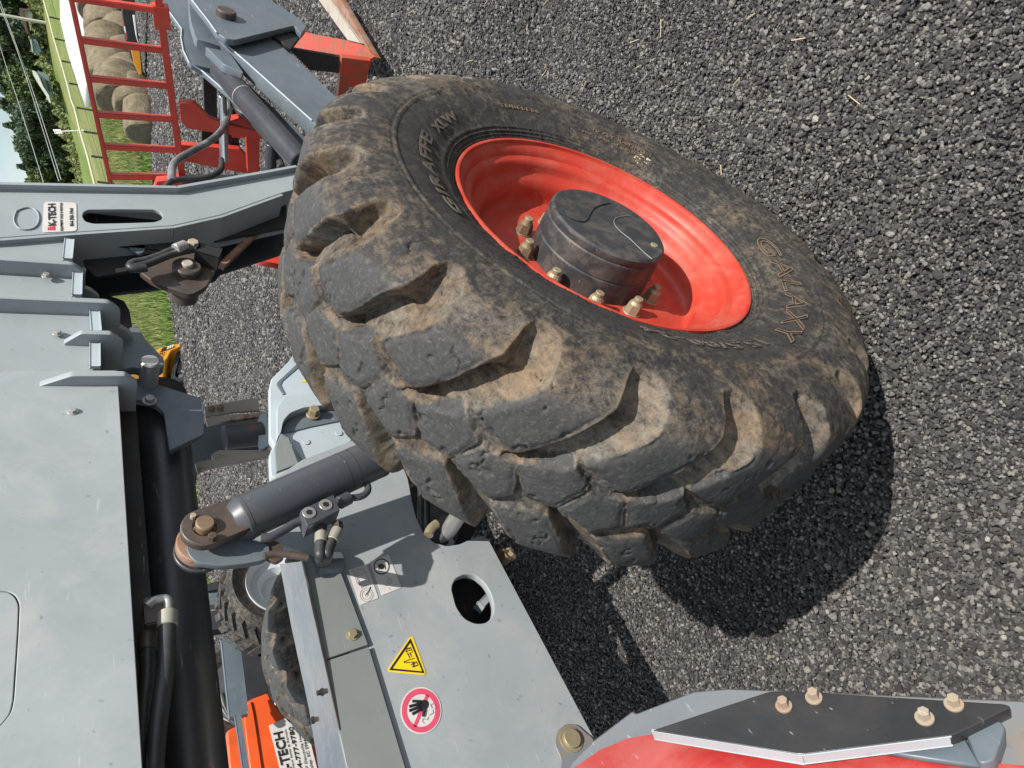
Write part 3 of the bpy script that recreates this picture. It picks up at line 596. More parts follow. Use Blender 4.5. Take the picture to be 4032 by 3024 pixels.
# vertical collar ribs: stand proud of the side plate, seen edge on
def rib(pts_edge, k, thick, yout, yin, name='collar_rib', mat='grey', rad=0.02):
    """plate across the boom; pts_edge = traced pixels along its outer edge (top to bottom) on y=yout"""
    P = [at(k, p, YP(yout)) for p in pts_edge]; x = sum(p.x for p in P) / len(P)
    zs = [at(k, p, (('x'), x)).z if False else q.z for p, q in zip(pts_edge, P)]
    loop = [Vector((x, yout, zs[0])), Vector((x, yout, zs[-1] + 0.03)), Vector((x, yout + 0.03, zs[-1])), Vector((x, yin, zs[-1])), Vector((x, yin, zs[0]))]
    cu = sheet(name, [loop], thick, M[mat], boom, rad=[rad], normal=(-1, 0, 0)); return x
zt = 2.02
def ribx(xc, zlo, yout, depth_in, thick=0.014, name='collar_rib', ztop=zt, nose=0.03):
    loop = [Vector((xc, yout, ztop)), Vector((xc, yout, zlo + nose)), Vector((xc, yout + nose, zlo)), Vector((xc, depth_in, zlo)), Vector((xc, depth_in, ztop))]
    return sheet(name, [loop], thick, M['grey'], boom, rad=[0.012], normal=(-1, 0, 0))
yo = YB - 0.035
e1x = at(0, (100, 568), YP(yo)).x; e2x = at(0, (120, 652), YP(yo)).x; e3x = at(0, (220, 722), YP(yo)).x; e4x = at(0, (230, 812), YP(yo)).x
ribx(e1x, at(0, (185, 600), YP(yo)).z, yo, YB + 0.05, 0.016)
ribx(e2x, at(0, (262, 670), YP(yo)).z, yo - 0.004, YB + 0.05, 0.018)
ribx(e1x, at(0, (215, 640), ('x', e1x)).z, YB + 0.05, YB + 0.30, 0.016, ztop=z2)
ribx(e2x, at(0, (285, 735), ('x', e2x)).z, YB + 0.05, YB + 0.30, 0.018, ztop=z1)
# two tapered gussets: outline lies in the vertical plane across, standing proud only below a sloped top
def gusset(xc, ztip, zfull, zlo, yout, yin, thick):
    loop = [Vector((xc, YB + 0.002, ztip)), Vector((xc, yout, zfull)), Vector((xc, yout, zlo + 0.03)), Vector((xc, yout + 0.03, zlo)), Vector((xc, yin, zlo)), Vector((xc, yin, zlo + 0.1)), Vector((xc, YB + 0.002, ztip))][:-1]
    return sheet('gusset', [loop], thick, M['grey'], boom, rad=[0.006], normal=(-1, 0, 0))
gusset(e3x, at(0, (137, 738), bp).z, at(0, (175, 722), YP(yo)).z, at(0, (268, 735), YP(yo)).z, yo, YB + 0.10, 0.016)
gusset(e4x, at(0, (80, 862), bp).z, at(0, (155, 824), YP(yo)).z, at(0, (300, 830), YP(yo)).z, yo, YB + 0.12, 0.018)
# pale weld pads at the section ends
for k, (a, b_, mt) in enumerate((((258, 512), (258, 566), 'grey'), ((300, 545), (300, 880), 'grey'))): pass
for (xa, ya, xb, yb) in ((150, 522, 146, 562), (168, 588, 166, 640), (204, 672, 208, 718), (205, 748, 205, 795)):
    a, b_ = at(0, (xa, ya), bp), at(0, (xb, yb), bp); bar('end_pad', a + Vector((0, -0.004, 0)), b_ + Vector((0, -0.004, 0)), 0.010, 0.022, M['pale_grey'], boom)
# bolts on the side
def bolt(p, n, r, h, mat, parent, name='bolt', washer=True, hexa=True):
    p, n = Vector(p), Vector(n).normalized(); bm = bmesh.new()
    if washer: cyl_bm(bm, p, p + n * h * 0.25, r * 1.35, None, 20)
    cyl_bm(bm, p + n * h * 0.15, p + n * h, r, r * 0.96, 6 if hexa else 20)
    return shade(from_bm(name, bm, mat, parent), 25)
for x, y in ((100, 596), (124, 720), (158, 812), (157, 889)): bolt(at(0, (x, y), bp), (0, -1, 0), 0.009, 0.009, M['steel'], boom)
# dark lugs and pin below the sections
bl = YB + 0.20
ear = tr(3, [(880, 1100), (1000, 1075), (1060, 1180), (1130, 1250), (1190, 1310), (1190, 1370), (1130, 1400), (1060, 1410), (980, 1370), (860, 1400), (860, 1130)], YP(YB + 0.10))
sheet('pin_lug', [ear], 0.03, M['arm_grey'], boom, rad=0.012)
ear2 = tr(3, [(590, 820), (640, 610), (690, 650), (720, 830), (900, 890), (940, 960), (960, 1080), (900, 1330), (700, 1330), (600, 1000)], YP(bl + 0.02)); sheet('pin_lug', [ear2], 0.03, M['dark'], boom, rad=0.012)
p = at(3, (1090, 1325), YP(YB + 0.06)); cyl('boom_pin', p + Vector((0, 0.20, 0)), p + Vector((0, 0.0, 0)), 0.026, M['steel'], boom, bevel=0.004)
br = tr(3, [(880, 1440), (1030, 1462), (1130, 1495), (1465, 1600), (1478, 1660), (1480, 1860), (1230, 1980), (1190, 1700), (1120, 1640), (880, 1580)], YP(YB + 0.15)); sheet('cylinder_bracket', [br], 0.02, M['arm_grey'], boom, rad=0.008)
bolt(at(3, (1085, 1620), YP(YB + 0.15)), (0, -1, 0), 0.014, 0.016, M['steel'], boom)
# long black ram under the boom
ya = 0.13
def zc0(p): return float((np.array(p) - CAM) @ MC[2])
a0, a1 = at(0, (345, 905), YP(ya)), at(0, (396, 1500), YP(ya)); rr = 55 * 1.8228 * zc0(a0) / FPX; dz_ = (a1 - a0).z / (a1 - a0).x
cyl('boom_ram', a0 + Vector((0.02, 0, 0.02 * dz_)), a0 + Vector((-2.8, 0, -2.8 * dz_)), rr, M['dark'], boom, seg=48)
cyl('ram_head', a0 + Vector((0.10, 0, 0)), a0, rr * 1.1, M['black'], boom, seg=48, bevel=0.004)
ya2 = -0.10
h1 = [at(5, p, YP(ya2)) for p in ((1040, 520), (1080, 480), (1130, 468), (1175, 462), (1195, 490), (1190, 560))]
tube('hose_elbow', h1, 0.0105, M['steel'], boom)
a, b_ = at(5, (1188, 555), YP(ya2)), at(5, (1184, 660), YP(ya2)); cyl('hose_ferrule', a, b_, 0.0205, M['ferrule'], boom, bevel=0.002)
tube('hose', [at(5, p, YP(ya2)) for p in ((1184, 655), (1180, 900), (1145, 1150), (1110, 1400), (1085, 1700), (1080, 2000))], 0.0175, M['hose'], boom)
ya3 = -0.06; a, b_ = at(5, (1050, 580), YP(ya3)), at(5, (1048, 700), YP(ya3)); cyl('hose_fitting', a, b_, 0.015, M['grease'], boom, seg=6); cyl('hose_ferrule', b_, at(5, (1045, 830), YP(ya3)), 0.019, M['grease'], boom)
tube('hose', [at(5, p, YP(ya3)) for p in ((1045, 820), (1050, 1000), (1020, 1200), (1000, 1500), (990, 1800))], 0.016, M['hose'], boom)
box('valve_block', tuple(at(5, (1090, 500), YP(ya2)) + Vector((-0.045, 0.0, -0.02))), tuple(at(5, (1090, 500), YP(ya2)) + Vector((0.02, 0.05, 0.02))), M['grease'], boom)
# ---- boom nose (gooseneck) with sticker
YN = -0.15
npts = [(-160, 409), (0, 411), (384, 417), (583, 381), (640, 372), (640, 408), (607, 417), (476, 464), (372, 487), (176, 500), (0, 513), (-160, 520)]
nose_l = tr(0, npts, YP(YN))
slot = tr(3, [(597, 280), (605, 250), (640, 231), (900, 228), (1120, 230), (1165, 245), (1185, 275), (1170, 305), (1120, 322), (900, 329), (680, 333), (620, 318)], YP(YN))
nose = sheet('boom_nose', [nose_l, slot], 0.014, M['grey'], tele, rad=[0.0, 0.008], normal=(0, -1, 0))
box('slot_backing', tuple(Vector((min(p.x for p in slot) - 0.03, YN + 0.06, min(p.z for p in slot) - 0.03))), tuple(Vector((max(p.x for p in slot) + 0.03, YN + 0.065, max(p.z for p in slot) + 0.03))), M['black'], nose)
# front flange: strip across, following the front edge, proud of the plate
fe = tr(0, [(-160, 409), (0, 411), (384, 417), (583, 381), (640, 370)], YP(YN - 0.0)); fy0, fy1 = YN - 0.022, YN + 0.36
bm = bmesh.new()
for A, B in zip(fe[:-1], fe[1:]):
    d = (B - A).normalized(); nx = Vector((d.z, 0, -d.x)); nx = nx if nx.x > 0 else -nx
    q = [A + nx * 0.012, B + nx * 0.012, B - nx * 0.002, A - nx * 0.002]
    vs = [bm.verts.new((p.x, yy, p.z)) for yy in (fy0, fy1) for p in q]
    for f in ((0, 1, 2, 3), (7, 6, 5, 4), (0, 4, 5, 1), (1, 5, 6, 2), (2, 6, 7, 3), (3, 7, 4, 0)): bm.faces.new([vs[i] for i in f])
from_bm('front_flange', bm, M['grey'], nose)
re_ = tr(0, [(-160, 520), (0, 513), (176, 500), (372, 487), (476, 464), (607, 417)], YP(YN)); bm = bmesh.new()
for A, B in zip(re_[:-1], re_[1:]):
    d = (B - A).normalized(); nx = Vector((d.z, 0, -d.x)); nx = -nx if nx.x > 0 else nx
    q = [A, B, B + nx * 0.012, A + nx * 0.012]; vs = [bm.verts.new((p.x, yy, p.z)) for yy in (YN + 0.002, YN + 0.13) for p in q]
    for f in ((0, 1, 2, 3), (7, 6, 5, 4), (0, 4, 5, 1), (1, 5, 6, 2), (2, 6, 7, 3), (3, 7, 4, 0)): bm.faces.new([vs[i] for i in f])
from_bm('rear_flange', bm, M['grey'], nose)
# welded cover ring left of the sticker
ring = [at(3, p, YP(YN - 0.002)) for p in ((120, 240), (180, 210), (250, 222), (285, 270), (280, 330), (240, 372), (160, 378), (112, 350), (95, 290), (120, 240))]; tube('weld_ring', ring, 0.0028, M['grey'], nose)
st = tr(3, [(320, 172), (555, 180), (558, 386), (306, 396)], YP(YN - 0.002)); sk = sheet('sticker', [st], 0.0015, M['st_white'], nose, rad=0.012, bevel=0.0003)
def txt_on(k, p0, p1, body, plane, mat, parent, bold=0.0, lift=0.0008, depth=0.0003):
    """text whose baseline starts at p0 and whose line ends at p1 (traced pixels)"""
    a, b_ = at(k, p0, plane), at(k, p1, plane); n = Vector((0, -1, 0)) if isinstance(plane[0], str) and plane[0] == 'y' else Vector(plane[1]).normalized(); e1 = (b_ - a); ln = e1.length; e1.normalize(); e2 = n.cross(e1)
    if e2.z < 0: e2 = -e2
    cu = bpy.data.curves.new('t', 'FONT'); cu.body = body; cu.size = 1; tmp = bpy.data.objects.new('tmp', cu); col.objects.link(tmp); bpy.context.view_layer.update(); wd = tmp.dimensions.x; bpy.data.objects.remove(tmp); bpy.data.curves.remove(cu)
    s = ln / wd; return text('printed_text', body, s, a + n * lift, e1, e2, mat, parent, bold=bold, depth=depth)
def txt_box(k, p0, p1, ph, body, plane, mat, parent, bold=0.0):
    """same, cap height given by pixel ph above p0"""
    a, b_, h_ = at(k, p0, plane), at(k, p1, plane), at(k, ph, plane); n = Vector((0, -1, 0)) if isinstance(plane[0], str) else Vector(plane[1]).normalized(); e1 = b_ - a; ln = e1.length; e1.normalize(); e2 = (h_ - a); hh = e2.length; e2.normalize()
    cu = bpy.data.curves.new('t', 'FONT'); cu.body = body; cu.size = 1; tmp = bpy.data.objects.new('tmp', cu); col.objects.link(tmp); bpy.context.view_layer.update(); wd = tmp.dimensions.x; bpy.data.objects.remove(tmp); bpy.data.curves.remove(cu)
    s = hh / 0.70; return text('printed_text', body, s, a + n * 0.0008, e1, e2, mat, parent, bold=bold, depth=0.0003, sx=ln / (wd * s))
sp_ = YP(YN - 0.0025)
txt_box(3, (405, 348), (400, 192), (352, 352), 'K-TECH', sp_, M['st_black'], sk, bold=0.035)
for j, (q0, q1, q2, q3) in enumerate((((345, 378), (347, 356), (353, 357), (353, 378)), ((358, 378), (360, 352), (370, 352), (370, 378)), ((376, 378), (379, 348), (398, 348), (398, 378)))): sheet('logo_bar', [tr(3, [q0, q1, q2, q3], YP(YN - 0.0035))], 0.0006, M['st_red'], sk, bevel=0.0001)
txt_box(3, (456, 386), (452, 184), (438, 386), 'EQUIPMENT SALES & RENTALS', sp_, M['st_black'], sk, bold=0.02)
txt_box(3, (534, 352), (532, 222), (505, 352), '864-350-1944', sp_, M['st_black'], sk, bold=0.015)
# far plate of the nose and the dark inside with sheave, hoses and spring
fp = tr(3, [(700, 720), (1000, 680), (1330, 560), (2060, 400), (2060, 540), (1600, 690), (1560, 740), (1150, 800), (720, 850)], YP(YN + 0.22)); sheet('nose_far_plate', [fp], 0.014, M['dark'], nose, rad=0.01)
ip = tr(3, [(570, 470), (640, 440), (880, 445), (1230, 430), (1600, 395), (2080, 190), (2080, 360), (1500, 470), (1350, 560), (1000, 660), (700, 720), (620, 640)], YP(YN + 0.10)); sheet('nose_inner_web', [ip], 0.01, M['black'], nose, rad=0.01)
ch = tr(3, [(1000, 670), (1190, 590), (1290, 540), (1420, 480), (1600, 545), (1590, 600), (1500, 790), (1390, 850), (1290, 820), (1120, 760)], YP(YN + 0.05)); chn = sheet('coupler_cheek', [ch], 0.02, M['grease'], nose, rad=0.02)
p = at(3, (1355, 670), YP(YN + 0.045)); cyl('coupler_pin', p + Vector((0, 0.12, 0)), p + Vector((0, -0.02, 0)), 0.045, M['grease'], nose, bevel=0.005); cyl('coupler_pin', p + Vector((0, 0, 0)), p + Vector((0, -0.032, 0)), 0.018, M['pale_rust'], nose, bevel=0.003)
tube('hose', [at(3, p, YP(YN)) for p in ((1380, 500), (1260, 520), (1180, 560), (1050, 605), (975, 610), (930, 645), (985, 665), (1060, 655))], 0.013, M['hose'], nose)
tube('hose', [at(3, p, YP(YN)) for p in ((1400, 520), (1270, 545), (1160, 590), (1040, 640), (960, 650))], 0.012, M['hose'], nose)
a, b_ = at(3, (1270, 520), YP(YN - 0.01)), at(3, (1345, 490), YP(YN - 0.01)); cyl('hose_ferrule', a, b_, 0.018, M['steel'], nose); bolt(at(3, (1400, 495), YP(YN)), (0, -1, 0), 0.018, 0.02, M['pale_rust'], nose)
bar('rusty_strut', at(3, (1600, 650), YP(YN + 0.12)), at(3, (1960, 300), YP(YN + 0.12)), 0.012, 0.022, M['rust'], nose)
vb = at(3, (1500, 570), YP(YN + 0.02)); bar('coupler_block', at(3, (1430, 545), YP(YN + 0.02)), at(3, (1590, 590), YP(YN + 0.02)), 0.05, 0.05, M['black'], nose)
sheet('round_tab', [tr(3, [(890, 455), (1010, 440), (1045, 460), (1055, 530), (1020, 550), (960, 530)], YP(YN + 0.06))], 0.012, M['arm_grey'], nose, rad=0.01)
fender_red = tr(3, [(1860, 590), (2080, 500), (2100, 640), (1900, 600)], YP(YN + 0.5)); sheet('red_tip', [fender_red], 0.03, M['red'], nose)
# ---- chassis
YF = -0.12
frame_l = tr(6, [(-60, 140), (530, 365), (715, 855), (945, 1618), (1010, 1850), (2360, 1850), (2112, 1420), (1500, 270), (1462, 198), (1430, 172), (1385, 176), (1280, 225), (1200, 237), (1120, 215), (1058, 160), (1010, 60), (985, -40), (960, -180), (900, -330), (654, -438), (300, -300), (0, -100)], YP(YF))
hole = tr(6, [(1228, 500), (1250, 440), (1310, 410), (1375, 415), (1440, 470), (1478, 540), (1495, 610), (1488, 670), (1450, 715), (1380, 722), (1310, 690), (1260, 620)], YP(YF))
frame = sheet('side_frame', [frame_l, hole], 0.022, M['grey_side'], tele, rad=[0.006, 0.012], bevel=0.002, normal=(0, -1, 0))
box('chassis_shade_box', (-2.4, YF + 0.10, 0.62), (-0.22, YF + 0.42, 0.93), M['black'], frame)  # black box added to shape the ground shadow and darken the frame hole
box('chassis_shade_box', (-0.22, YF + 0.20, 0.60), (0.40, YF + 0.42, 0.84), M['black'], frame)
bar('inner_bright_bar', at(6, (1400, 620), YP(YF + 0.06)), at(6, (1475, 540), YP(YF + 0.06)), 0.03, 0.02, M['grey'], frame)  # grey bar stands in for a bright patch on the inner wall
pad = tr(6, [(1900, 1700), (1912, 1560), (1870, 1470), (1885, 1390), (1940, 1342), (2010, 1345), (2070, 1400), (2104, 1425), (2230, 1700)], YP(YF - 0.006)); sheet('bolt_pad', [pad], 0.0055, M['grey_rust'], frame, rad=0.01)
bolt(at(6, (1972, 1440), YP(YF - 0.006)), (0, -1, 0), 0.022, 0.010, M['zinc'], frame, hexa=False)
YC = YF - 0.010
cov1 = tr(6, [(285, 292), (330, 280), (352, 300), (385, 368), (425, 390), (498, 366), (528, 362), (712, 850), (432, 944)], YP(YC)); sheet('side_cover', [cov1], 0.008, M['grey_green'], frame, rad=0.003)
cov2 = tr(6, [(434, 956), (716, 863), (944, 1618), (1000, 1830), (625, 1830), (578, 1618)], YP(YC)); sheet('side_cover', [cov2], 0.008, M['grey_green'], frame, rad=0.002)
bolt(at(6, (612, 788), YP(YC)), (0, -1, 0), 0.011, 0.009, M['zinc'], frame)
ze = (at(6, (300, 380), YP(YC)).z + at(6, (575, 1610), YP(YC)).z) / 2
gl = [at(6, p, ('z', ze)) for p in ((296, 330), (432, 944), (578, 1618), (622, 1830), (450, 1830), (400, 1618), (342, 1250), (232, 740), (160, 350))]
sheet('top_sheet', [gl], 0.006, M['gloss'], frame, bevel=0.0008, normal=(0, 0, 1))
gl2 = [at(6, p, ('z', ze + 0.012)) for p in ((150, 345), (225, 330), (300, 600), (430, 1240), (345, 1255), (228, 740))]
for p in ((425, 1145), (368, 1320)): bolt(at(6, p, ('z', ze)), (0, 0, 1), 0.006, 0.012, M['black'], frame)
# stickers on the frame plate
def st_plate(pts, mat, r, y=YF - 0.0015, name='sticker', k=6): return sheet(name, [tr(k, pts, YP(y))], 0.001, M[mat], frame, rad=r, bevel=0.0002)
def dsk(c, rpx, mat, parent, y, k=6, hole=None, n=28, sq=(1, 1), rot=0.0, name='printed_disc'):
    def ring_(q): return tr(k, [(c[0] + q * (sq[0] * math.cos(a) * math.cos(rot) - sq[1] * math.sin(a) * math.sin(rot)), c[1] + q * (sq[0] * math.cos(a) * math.sin(rot) + sq[1] * math.sin(a) * math.cos(rot))) for a in np.linspace(0, 2 * math.pi, n, endpoint=False)], YP(y))
    return sheet(name, [ring_(rpx)] + ([ring_(hole)] if hole else []), 0.0006, M[mat], parent, bevel=0.0001)
def lines(pts, w_, mat, parent, y, k=6):
    return tube('printed_line', [at(k, p, YP(y)) for p in pts], w_, M[mat], parent, smooth=False)
s1_ = st_plate([(588, 385), (700, 348), (776, 560), (660, 605)], 'st_white', 0.003)
y_ = YF - 0.0022
for dx in (0, 14, 28):
    lines([(615 + dx, 400 + dx * 1.2 - 10), (680 + dx * .5, 375 + dx * .8), (712 + dx * .3, 440 + dx), (640 + dx, 468 + dx)][:4] + [(615 + dx, 400 + dx * 1.2 - 10)], 0.0006, 'st_grey', s1_, y_)
dsk((700, 540), 42, 'st_grey', s1_, y_, hole=38, sq=(1, 1.05)); dsk((700, 540), 30, 'st_grey', s1_, y_, hole=27); dsk((700, 540), 12, 'st_grey', s1_, y_, hole=8); lines([(700, 540), (718, 510), (724, 492)], 0.0011, 'st_black', s1_, y_)
s2_ = st_plate([(722, 335), (838, 287), (918, 495), (795, 545)], 'st_white', 0.003)
dsk((794, 364), 50, 'st_green', s2_, y_, hole=43); dsk((794, 364), 18, 'st_black', s2_, y_); lines([(772, 345), (776, 384)], 0.0008, 'st_black', s2_, y_); lines([(812, 345), (818, 382)], 0.0008, 'st_black', s2_, y_)
for q in ([(835, 445), (852, 440), (858, 468), (840, 475), (835, 445)], [(815, 460), (835, 455)], [(815, 485), (835, 478)], [(838, 495), (845, 510)], [(826, 430), (832, 440)]): lines(q, 0.0006, 'st_grey', s2_, y_)
s3_ = st_plate([(972, 800), (990, 805), (1070, 1025), (1060, 1040), (838, 1018), (832, 1000)], 'st_yellow', 0.003)
sheet('printed_border', [tr(6, [(974, 810), (1061, 1028), (840, 1008)], YP(y_)), tr(6, [(973, 838), (1046, 1016), (862, 998)], YP(y_))], 0.0006, M['st_black'], s3_, rad=[0.002, 0.001], bevel=0.0001, normal=(0, -1, 0))
for q in ([(935, 880), (975, 868)], [(942, 895), (980, 882)], [(975, 975), (1012, 962)], [(982, 990), (1018, 978)], [(940, 955), (965, 945), (998, 935)], [(945, 965), (968, 960), (1000, 958)], [(955, 905), (968, 935)], [(968, 900), (980, 925)], [(985, 960), (1000, 985)]): lines(q, 0.0009, 'st_black', s3_, y_)
dsk((937, 958), 6, 'st_black', s3_, y_)
for q in ([(945, 885), (955, 910), (985, 898), (975, 872), (945, 885)], [(985, 965), (992, 990), (1020, 980), (1010, 955), (985, 965)]): lines(q, 0.0006, 'st_black', s3_, y_)
s4_ = dsk((1039, 1260), 147, 'st_white', frame, YF - 0.0015, sq=(0.87, 1.0), name='sticker')
dsk((1039, 1260), 138, 'st_pink', s4_, y_, hole=102, sq=(0.87, 1.0)); sheet('printed_bar', [tr(6, [(1070, 1160), (1090, 1168), (1010, 1365), (990, 1355)], YP(y_))], 0.0006, M['st_pink'], s4_, bevel=0.0001)
y3_ = YF - 0.003
palm = tr(6, [(1035, 1200), (1060, 1192), (1082, 1200), (1088, 1225), (1075, 1250), (1052, 1268), (1030, 1262), (1020, 1230)], YP(y3_)); sheet('printed_hand', [palm], 0.0006, M['st_black'], s4_, rad=0.004, bevel=0.0001)
for a, b_ in (((1035, 1203), (985, 1202)), ((1028, 1218), (966, 1235)), ((1028, 1236), (966, 1262)), ((1034, 1254), (985, 1282)), ((1062, 1255), (1052, 1297))): lines([a, b_], 0.0030, 'st_black', s4_, y3_)
lines([(1120, 1215), (1098, 1225), (1105, 1245), (1130, 1250), (1125, 1218)], 0.0006, 'st_grey', s4_, y3_); lines([(1060, 1340), (1045, 1330), (1050, 1310), (1075, 1318), (1085, 1300)], 0.0006, 'st_grey', s4_, y3_); lines([(1090, 1290), (1115, 1275), (1110, 1255)], 0.0006, 'st_grey', s4_, y3_)
box('small_notice', (0, 0, 0), (0.001, 0.001, 0.001), M['st_white'], frame) if False else None
# ---- levelling cylinder with manifold
YL = -0.25
pl_ = YP(YL)
A, B = at(4, (645, 1372), pl_), at(4, (1632, 925), YP(YL - 0.05))
def zc_of(p): return float((np.array(p) - CAM) @ MC[2])
rA = 91 * zc_of(A) / FPX; u = (B - A).normalized()
ram = cyl('levelling_cylinder', A, B, rA, M['cyl'], tele, seg=56, bevel=0.003)
cyl('end_cap', A - u * 0.022, A + u * 0.002, rA * 0.80, M['cyl'], ram, r2=rA * 0.99, seg=48); cyl('end_ring', A + u * 0.0, A + u * 0.012, rA * 1.02, M['cyl'], ram, seg=56, bevel=0.002)
for q in (0.72, 0.79): cyl('groove_ring', A.lerp(B, q), A.lerp(B, q) + u * 0.0015, rA * 1.004, M['black'], ram, seg=56)
cyl('gland_ring', B - u * 0.012, B + u * 0.006, rA * 1.01, M['grease'], ram, seg=56, bevel=0.002); cyl('piston_rod', B, B + u * 0.35, rA * 0.5, M['chrome'], ram)
ux = Vector((u.x, 0, u.z)).normalized(); uz = Vector((-ux.z, 0, ux.x)); CE = Vector((A.x, YL, A.z)) - ux * 0.085
def eye(yf, r, th, mat, name, grow=0.0):
    pts = [Vector((CE.x, yf, CE.z)) + (uz * math.cos(a) - ux * math.sin(a)) * (r + grow) for a in np.linspace(0, math.pi, 20)] + [Vector((A.x, yf, A.z)) - uz * rA * 0.86 + ux * 0.01, Vector((A.x, yf, A.z)) + uz * rA * 0.86 + ux * 0.01]
    pin_h = [Vector((CE.x, yf, CE.z)) + (uz * math.cos(a) - ux * math.sin(a)) * 0.0225 for a in np.linspace(0, 2 * math.pi, 20, endpoint=False)]
    return sheet(name, [pts, pin_h], th, M[mat], ram, bevel=0.003, normal=(0, -1, 0))
eye(YL - 0.026, 0.047, 0.022, 'grease', 'clevis_cheek'); eye(YL + 0.028, 0.052, 0.026, 'rust', 'clevis_cheek'); eye(YL + 0.062, 0.055, 0.012, 'dark', 'clevis_cheek')
p = Vector((CE.x, YL - 0.026, CE.z)); cyl('clevis_pin', p + Vector((0, 0.09, 0)), p + Vector((0, -0.016, 0)), 0.0195, M['nutbrown'], ram, bevel=0.003); cyl('pin_keeper', p - ux * 0.0 + uz * -0.034 + Vector((0, 0.0, 0)), p + uz * -0.034 + Vector((0, -0.014, 0)), 0.009, M['grease'], ram, seg=6); cyl('grease_nipple', p + uz * 0.03 - ux * 0.012, p + uz * 0.03 - ux * 0.012 + Vector((0, -0.011, 0)), 0.006, M['tanbolt'], ram)
lugp = [(240, 1560), (268, 1640), (320, 1685), (500, 1712), (700, 1690), (840, 1660), (860, 1560), (640, 1500)]; sheet('mounting_lug', [tr(4, lugp, YP(YL + 0.025))], 0.018, M['arm_grey'], frame, rad=0.02)
lug2 = [(725, 1580), (760, 1540), (900, 1525), (940, 1560), (960, 1650), (900, 1690), (760, 1620)]; sheet('mounting_lug', [tr(4, lug2, YP(YL + 0.03))], 0.012, M['grease'], frame, rad=0.008); tube('dirty_spring', [at(4, q, YP(YL - 0.03)) for q in ((810, 1640), (880, 1620), (980, 1625), (1060, 1640), (1130, 1650))], 0.008, M['grease'], frame)
# small debris flakes by the clevis
bm = bmesh.new()
for c in ((300, 1550), (480, 1425), (610, 1400)):
    for i in range(14):
        q = at(4, (c[0] + rng.normal(0, 13), c[1] + rng.normal(0, 13)), YP(YL - 0.010)); s_ = bmesh.ops.create_icosphere(bm, subdivisions=1, radius=rng.uniform(0.001, 0.0028))
        for v in s_['verts']: v.co += q
M['flake'] = flat('orange_dirt', (0.50, 0.17, 0.06), 0.9); tag(from_bm('dirt_flakes', bm, M['flake'], ram), kind='stuff')
# manifold block
YM = YL - rA - 0.012
mb = sheet('manifold_block', [tr(4, [(1077, 1306), (1315, 1193), (1362, 1305), (1126, 1424)], YP(YM))], 0.045, M['cyl'], ram, rad=0.001, bevel=0.001)
for c in ((1137, 1325), (1258, 1268)):
    p = at(4, c, YP(YM - 0.0005)); cyl('port_plug', p + Vector((0, 0.002, 0)), p + Vector((0, -0.002, 0)), 0.0150, M['steel'], mb, seg=24); cyl('port_socket', p + Vector((0, 0, 0)), p + Vector((0, -0.0030, 0)), 0.0075, M['black'], mb, seg=6)
ym = YP(YM + 0.03)
a, b_ = at(4, (1352, 1255), ym), at(4, (1430, 1215), ym); cyl('pipe_fitting', a, b_, 0.016, M['cyl'], ram, seg=24, bevel=0.002)
tube('steel_pipe', [at(4, q, ym) for q in ((1420, 1220), (1500, 1215), (1550, 1190), (1572, 1150), (1560, 1125))], 0.0085, M['cyl'], ram)
tube('steel_pipe', [at(4, q, ym) for q in ((1110, 1380), (1050, 1390), (990, 1430), (900, 1485), (840, 1510), (790, 1505))], 0.0100, M['cyl'], ram)
for pts in (((1225, 1420), (1225, 1470), (1222, 1540)), ((1340, 1400), (1345, 1450), (1305, 1530))): 
    P_ = [at(4, q, ym) for q in pts]; cyl('hose_fitting', P_[0], P_[1], 0.0135, M['grease'], ram, seg=6, bevel=0.001); cyl('hose_ferrule', P_[1], P_[2], 0.0140, M['ferrule'], ram, bevel=0.001)
tube('hose', [at(4, q, ym) for q in ((1222, 1535), (1215, 1600), (1222, 1660))] + [at(4, (1236, 1700), YP(YF + 0.02))], 0.0125, M['hose'], ram); tube('hose', [at(4, q, ym) for q in ((1305, 1525), (1280, 1590), (1262, 1650))] + [at(4, (1262, 1700), YP(YF + 0.02))], 0.0125, M['hose'], ram)
tube('hose_sleeve', [at(6, q, YP(YF - 0.03)) for q in ((430, 330), (438, 400), (446, 480))], 0.030, M['hose'], frame) if False else None
sl = at(6, (440, 345), YP(YF - 0.02)); cyl('hose_sleeve', sl + Vector((0, 0.0, 0.02)), sl + Vector((0, 0.01, -0.04)), 0.028, M['arm_grey'], frame)
# ---- axle, shaft
axle = cyl('axle', (0, WY + 0.36, 0.63), (0, 0.95, 0.63), 0.085, M['black'], tele)
box('steering_knuckle', (-0.10, WY + 0.30, 0.50), (0.10, WY + 0.42, 0.80), M['black'], axle, bevel=0.02)
lathe('wheel_disc_back', [(0.12, 0.02), (0.12, 0.25), (0.14, 0.27), (0.30, 0.27), (0.34, 0.30), (0.35, 0.325)], WC, M['rim_red'], wheel, seg=80)
YS = YF + 0.02
a, b_ = at(4, (2120, 1500), YP(YS)), at(4, (2330, 1180), YP(YS - 0.25)); cyl('steering_rod', a, b_, 0.022, M['steel'], axle); cyl('rod_boot', at(4, (2080, 1530), YP(YS)), at(4, (2200, 1330), YP(YS)), 0.045, M['dark'], axle, r2=0.03)
tube('axle_hose', [at(4, q, YP(YS)) for q in ((1945, 1070), (1950, 1200), (1945, 1400), (1960, 1500))], 0.010, M['hose'], axle); tube('axle_hose', [at(4, q, YP(YS)) for q in ((1980, 1150), (1990, 1300), (1985, 1480))], 0.012, M['hose'], axle)
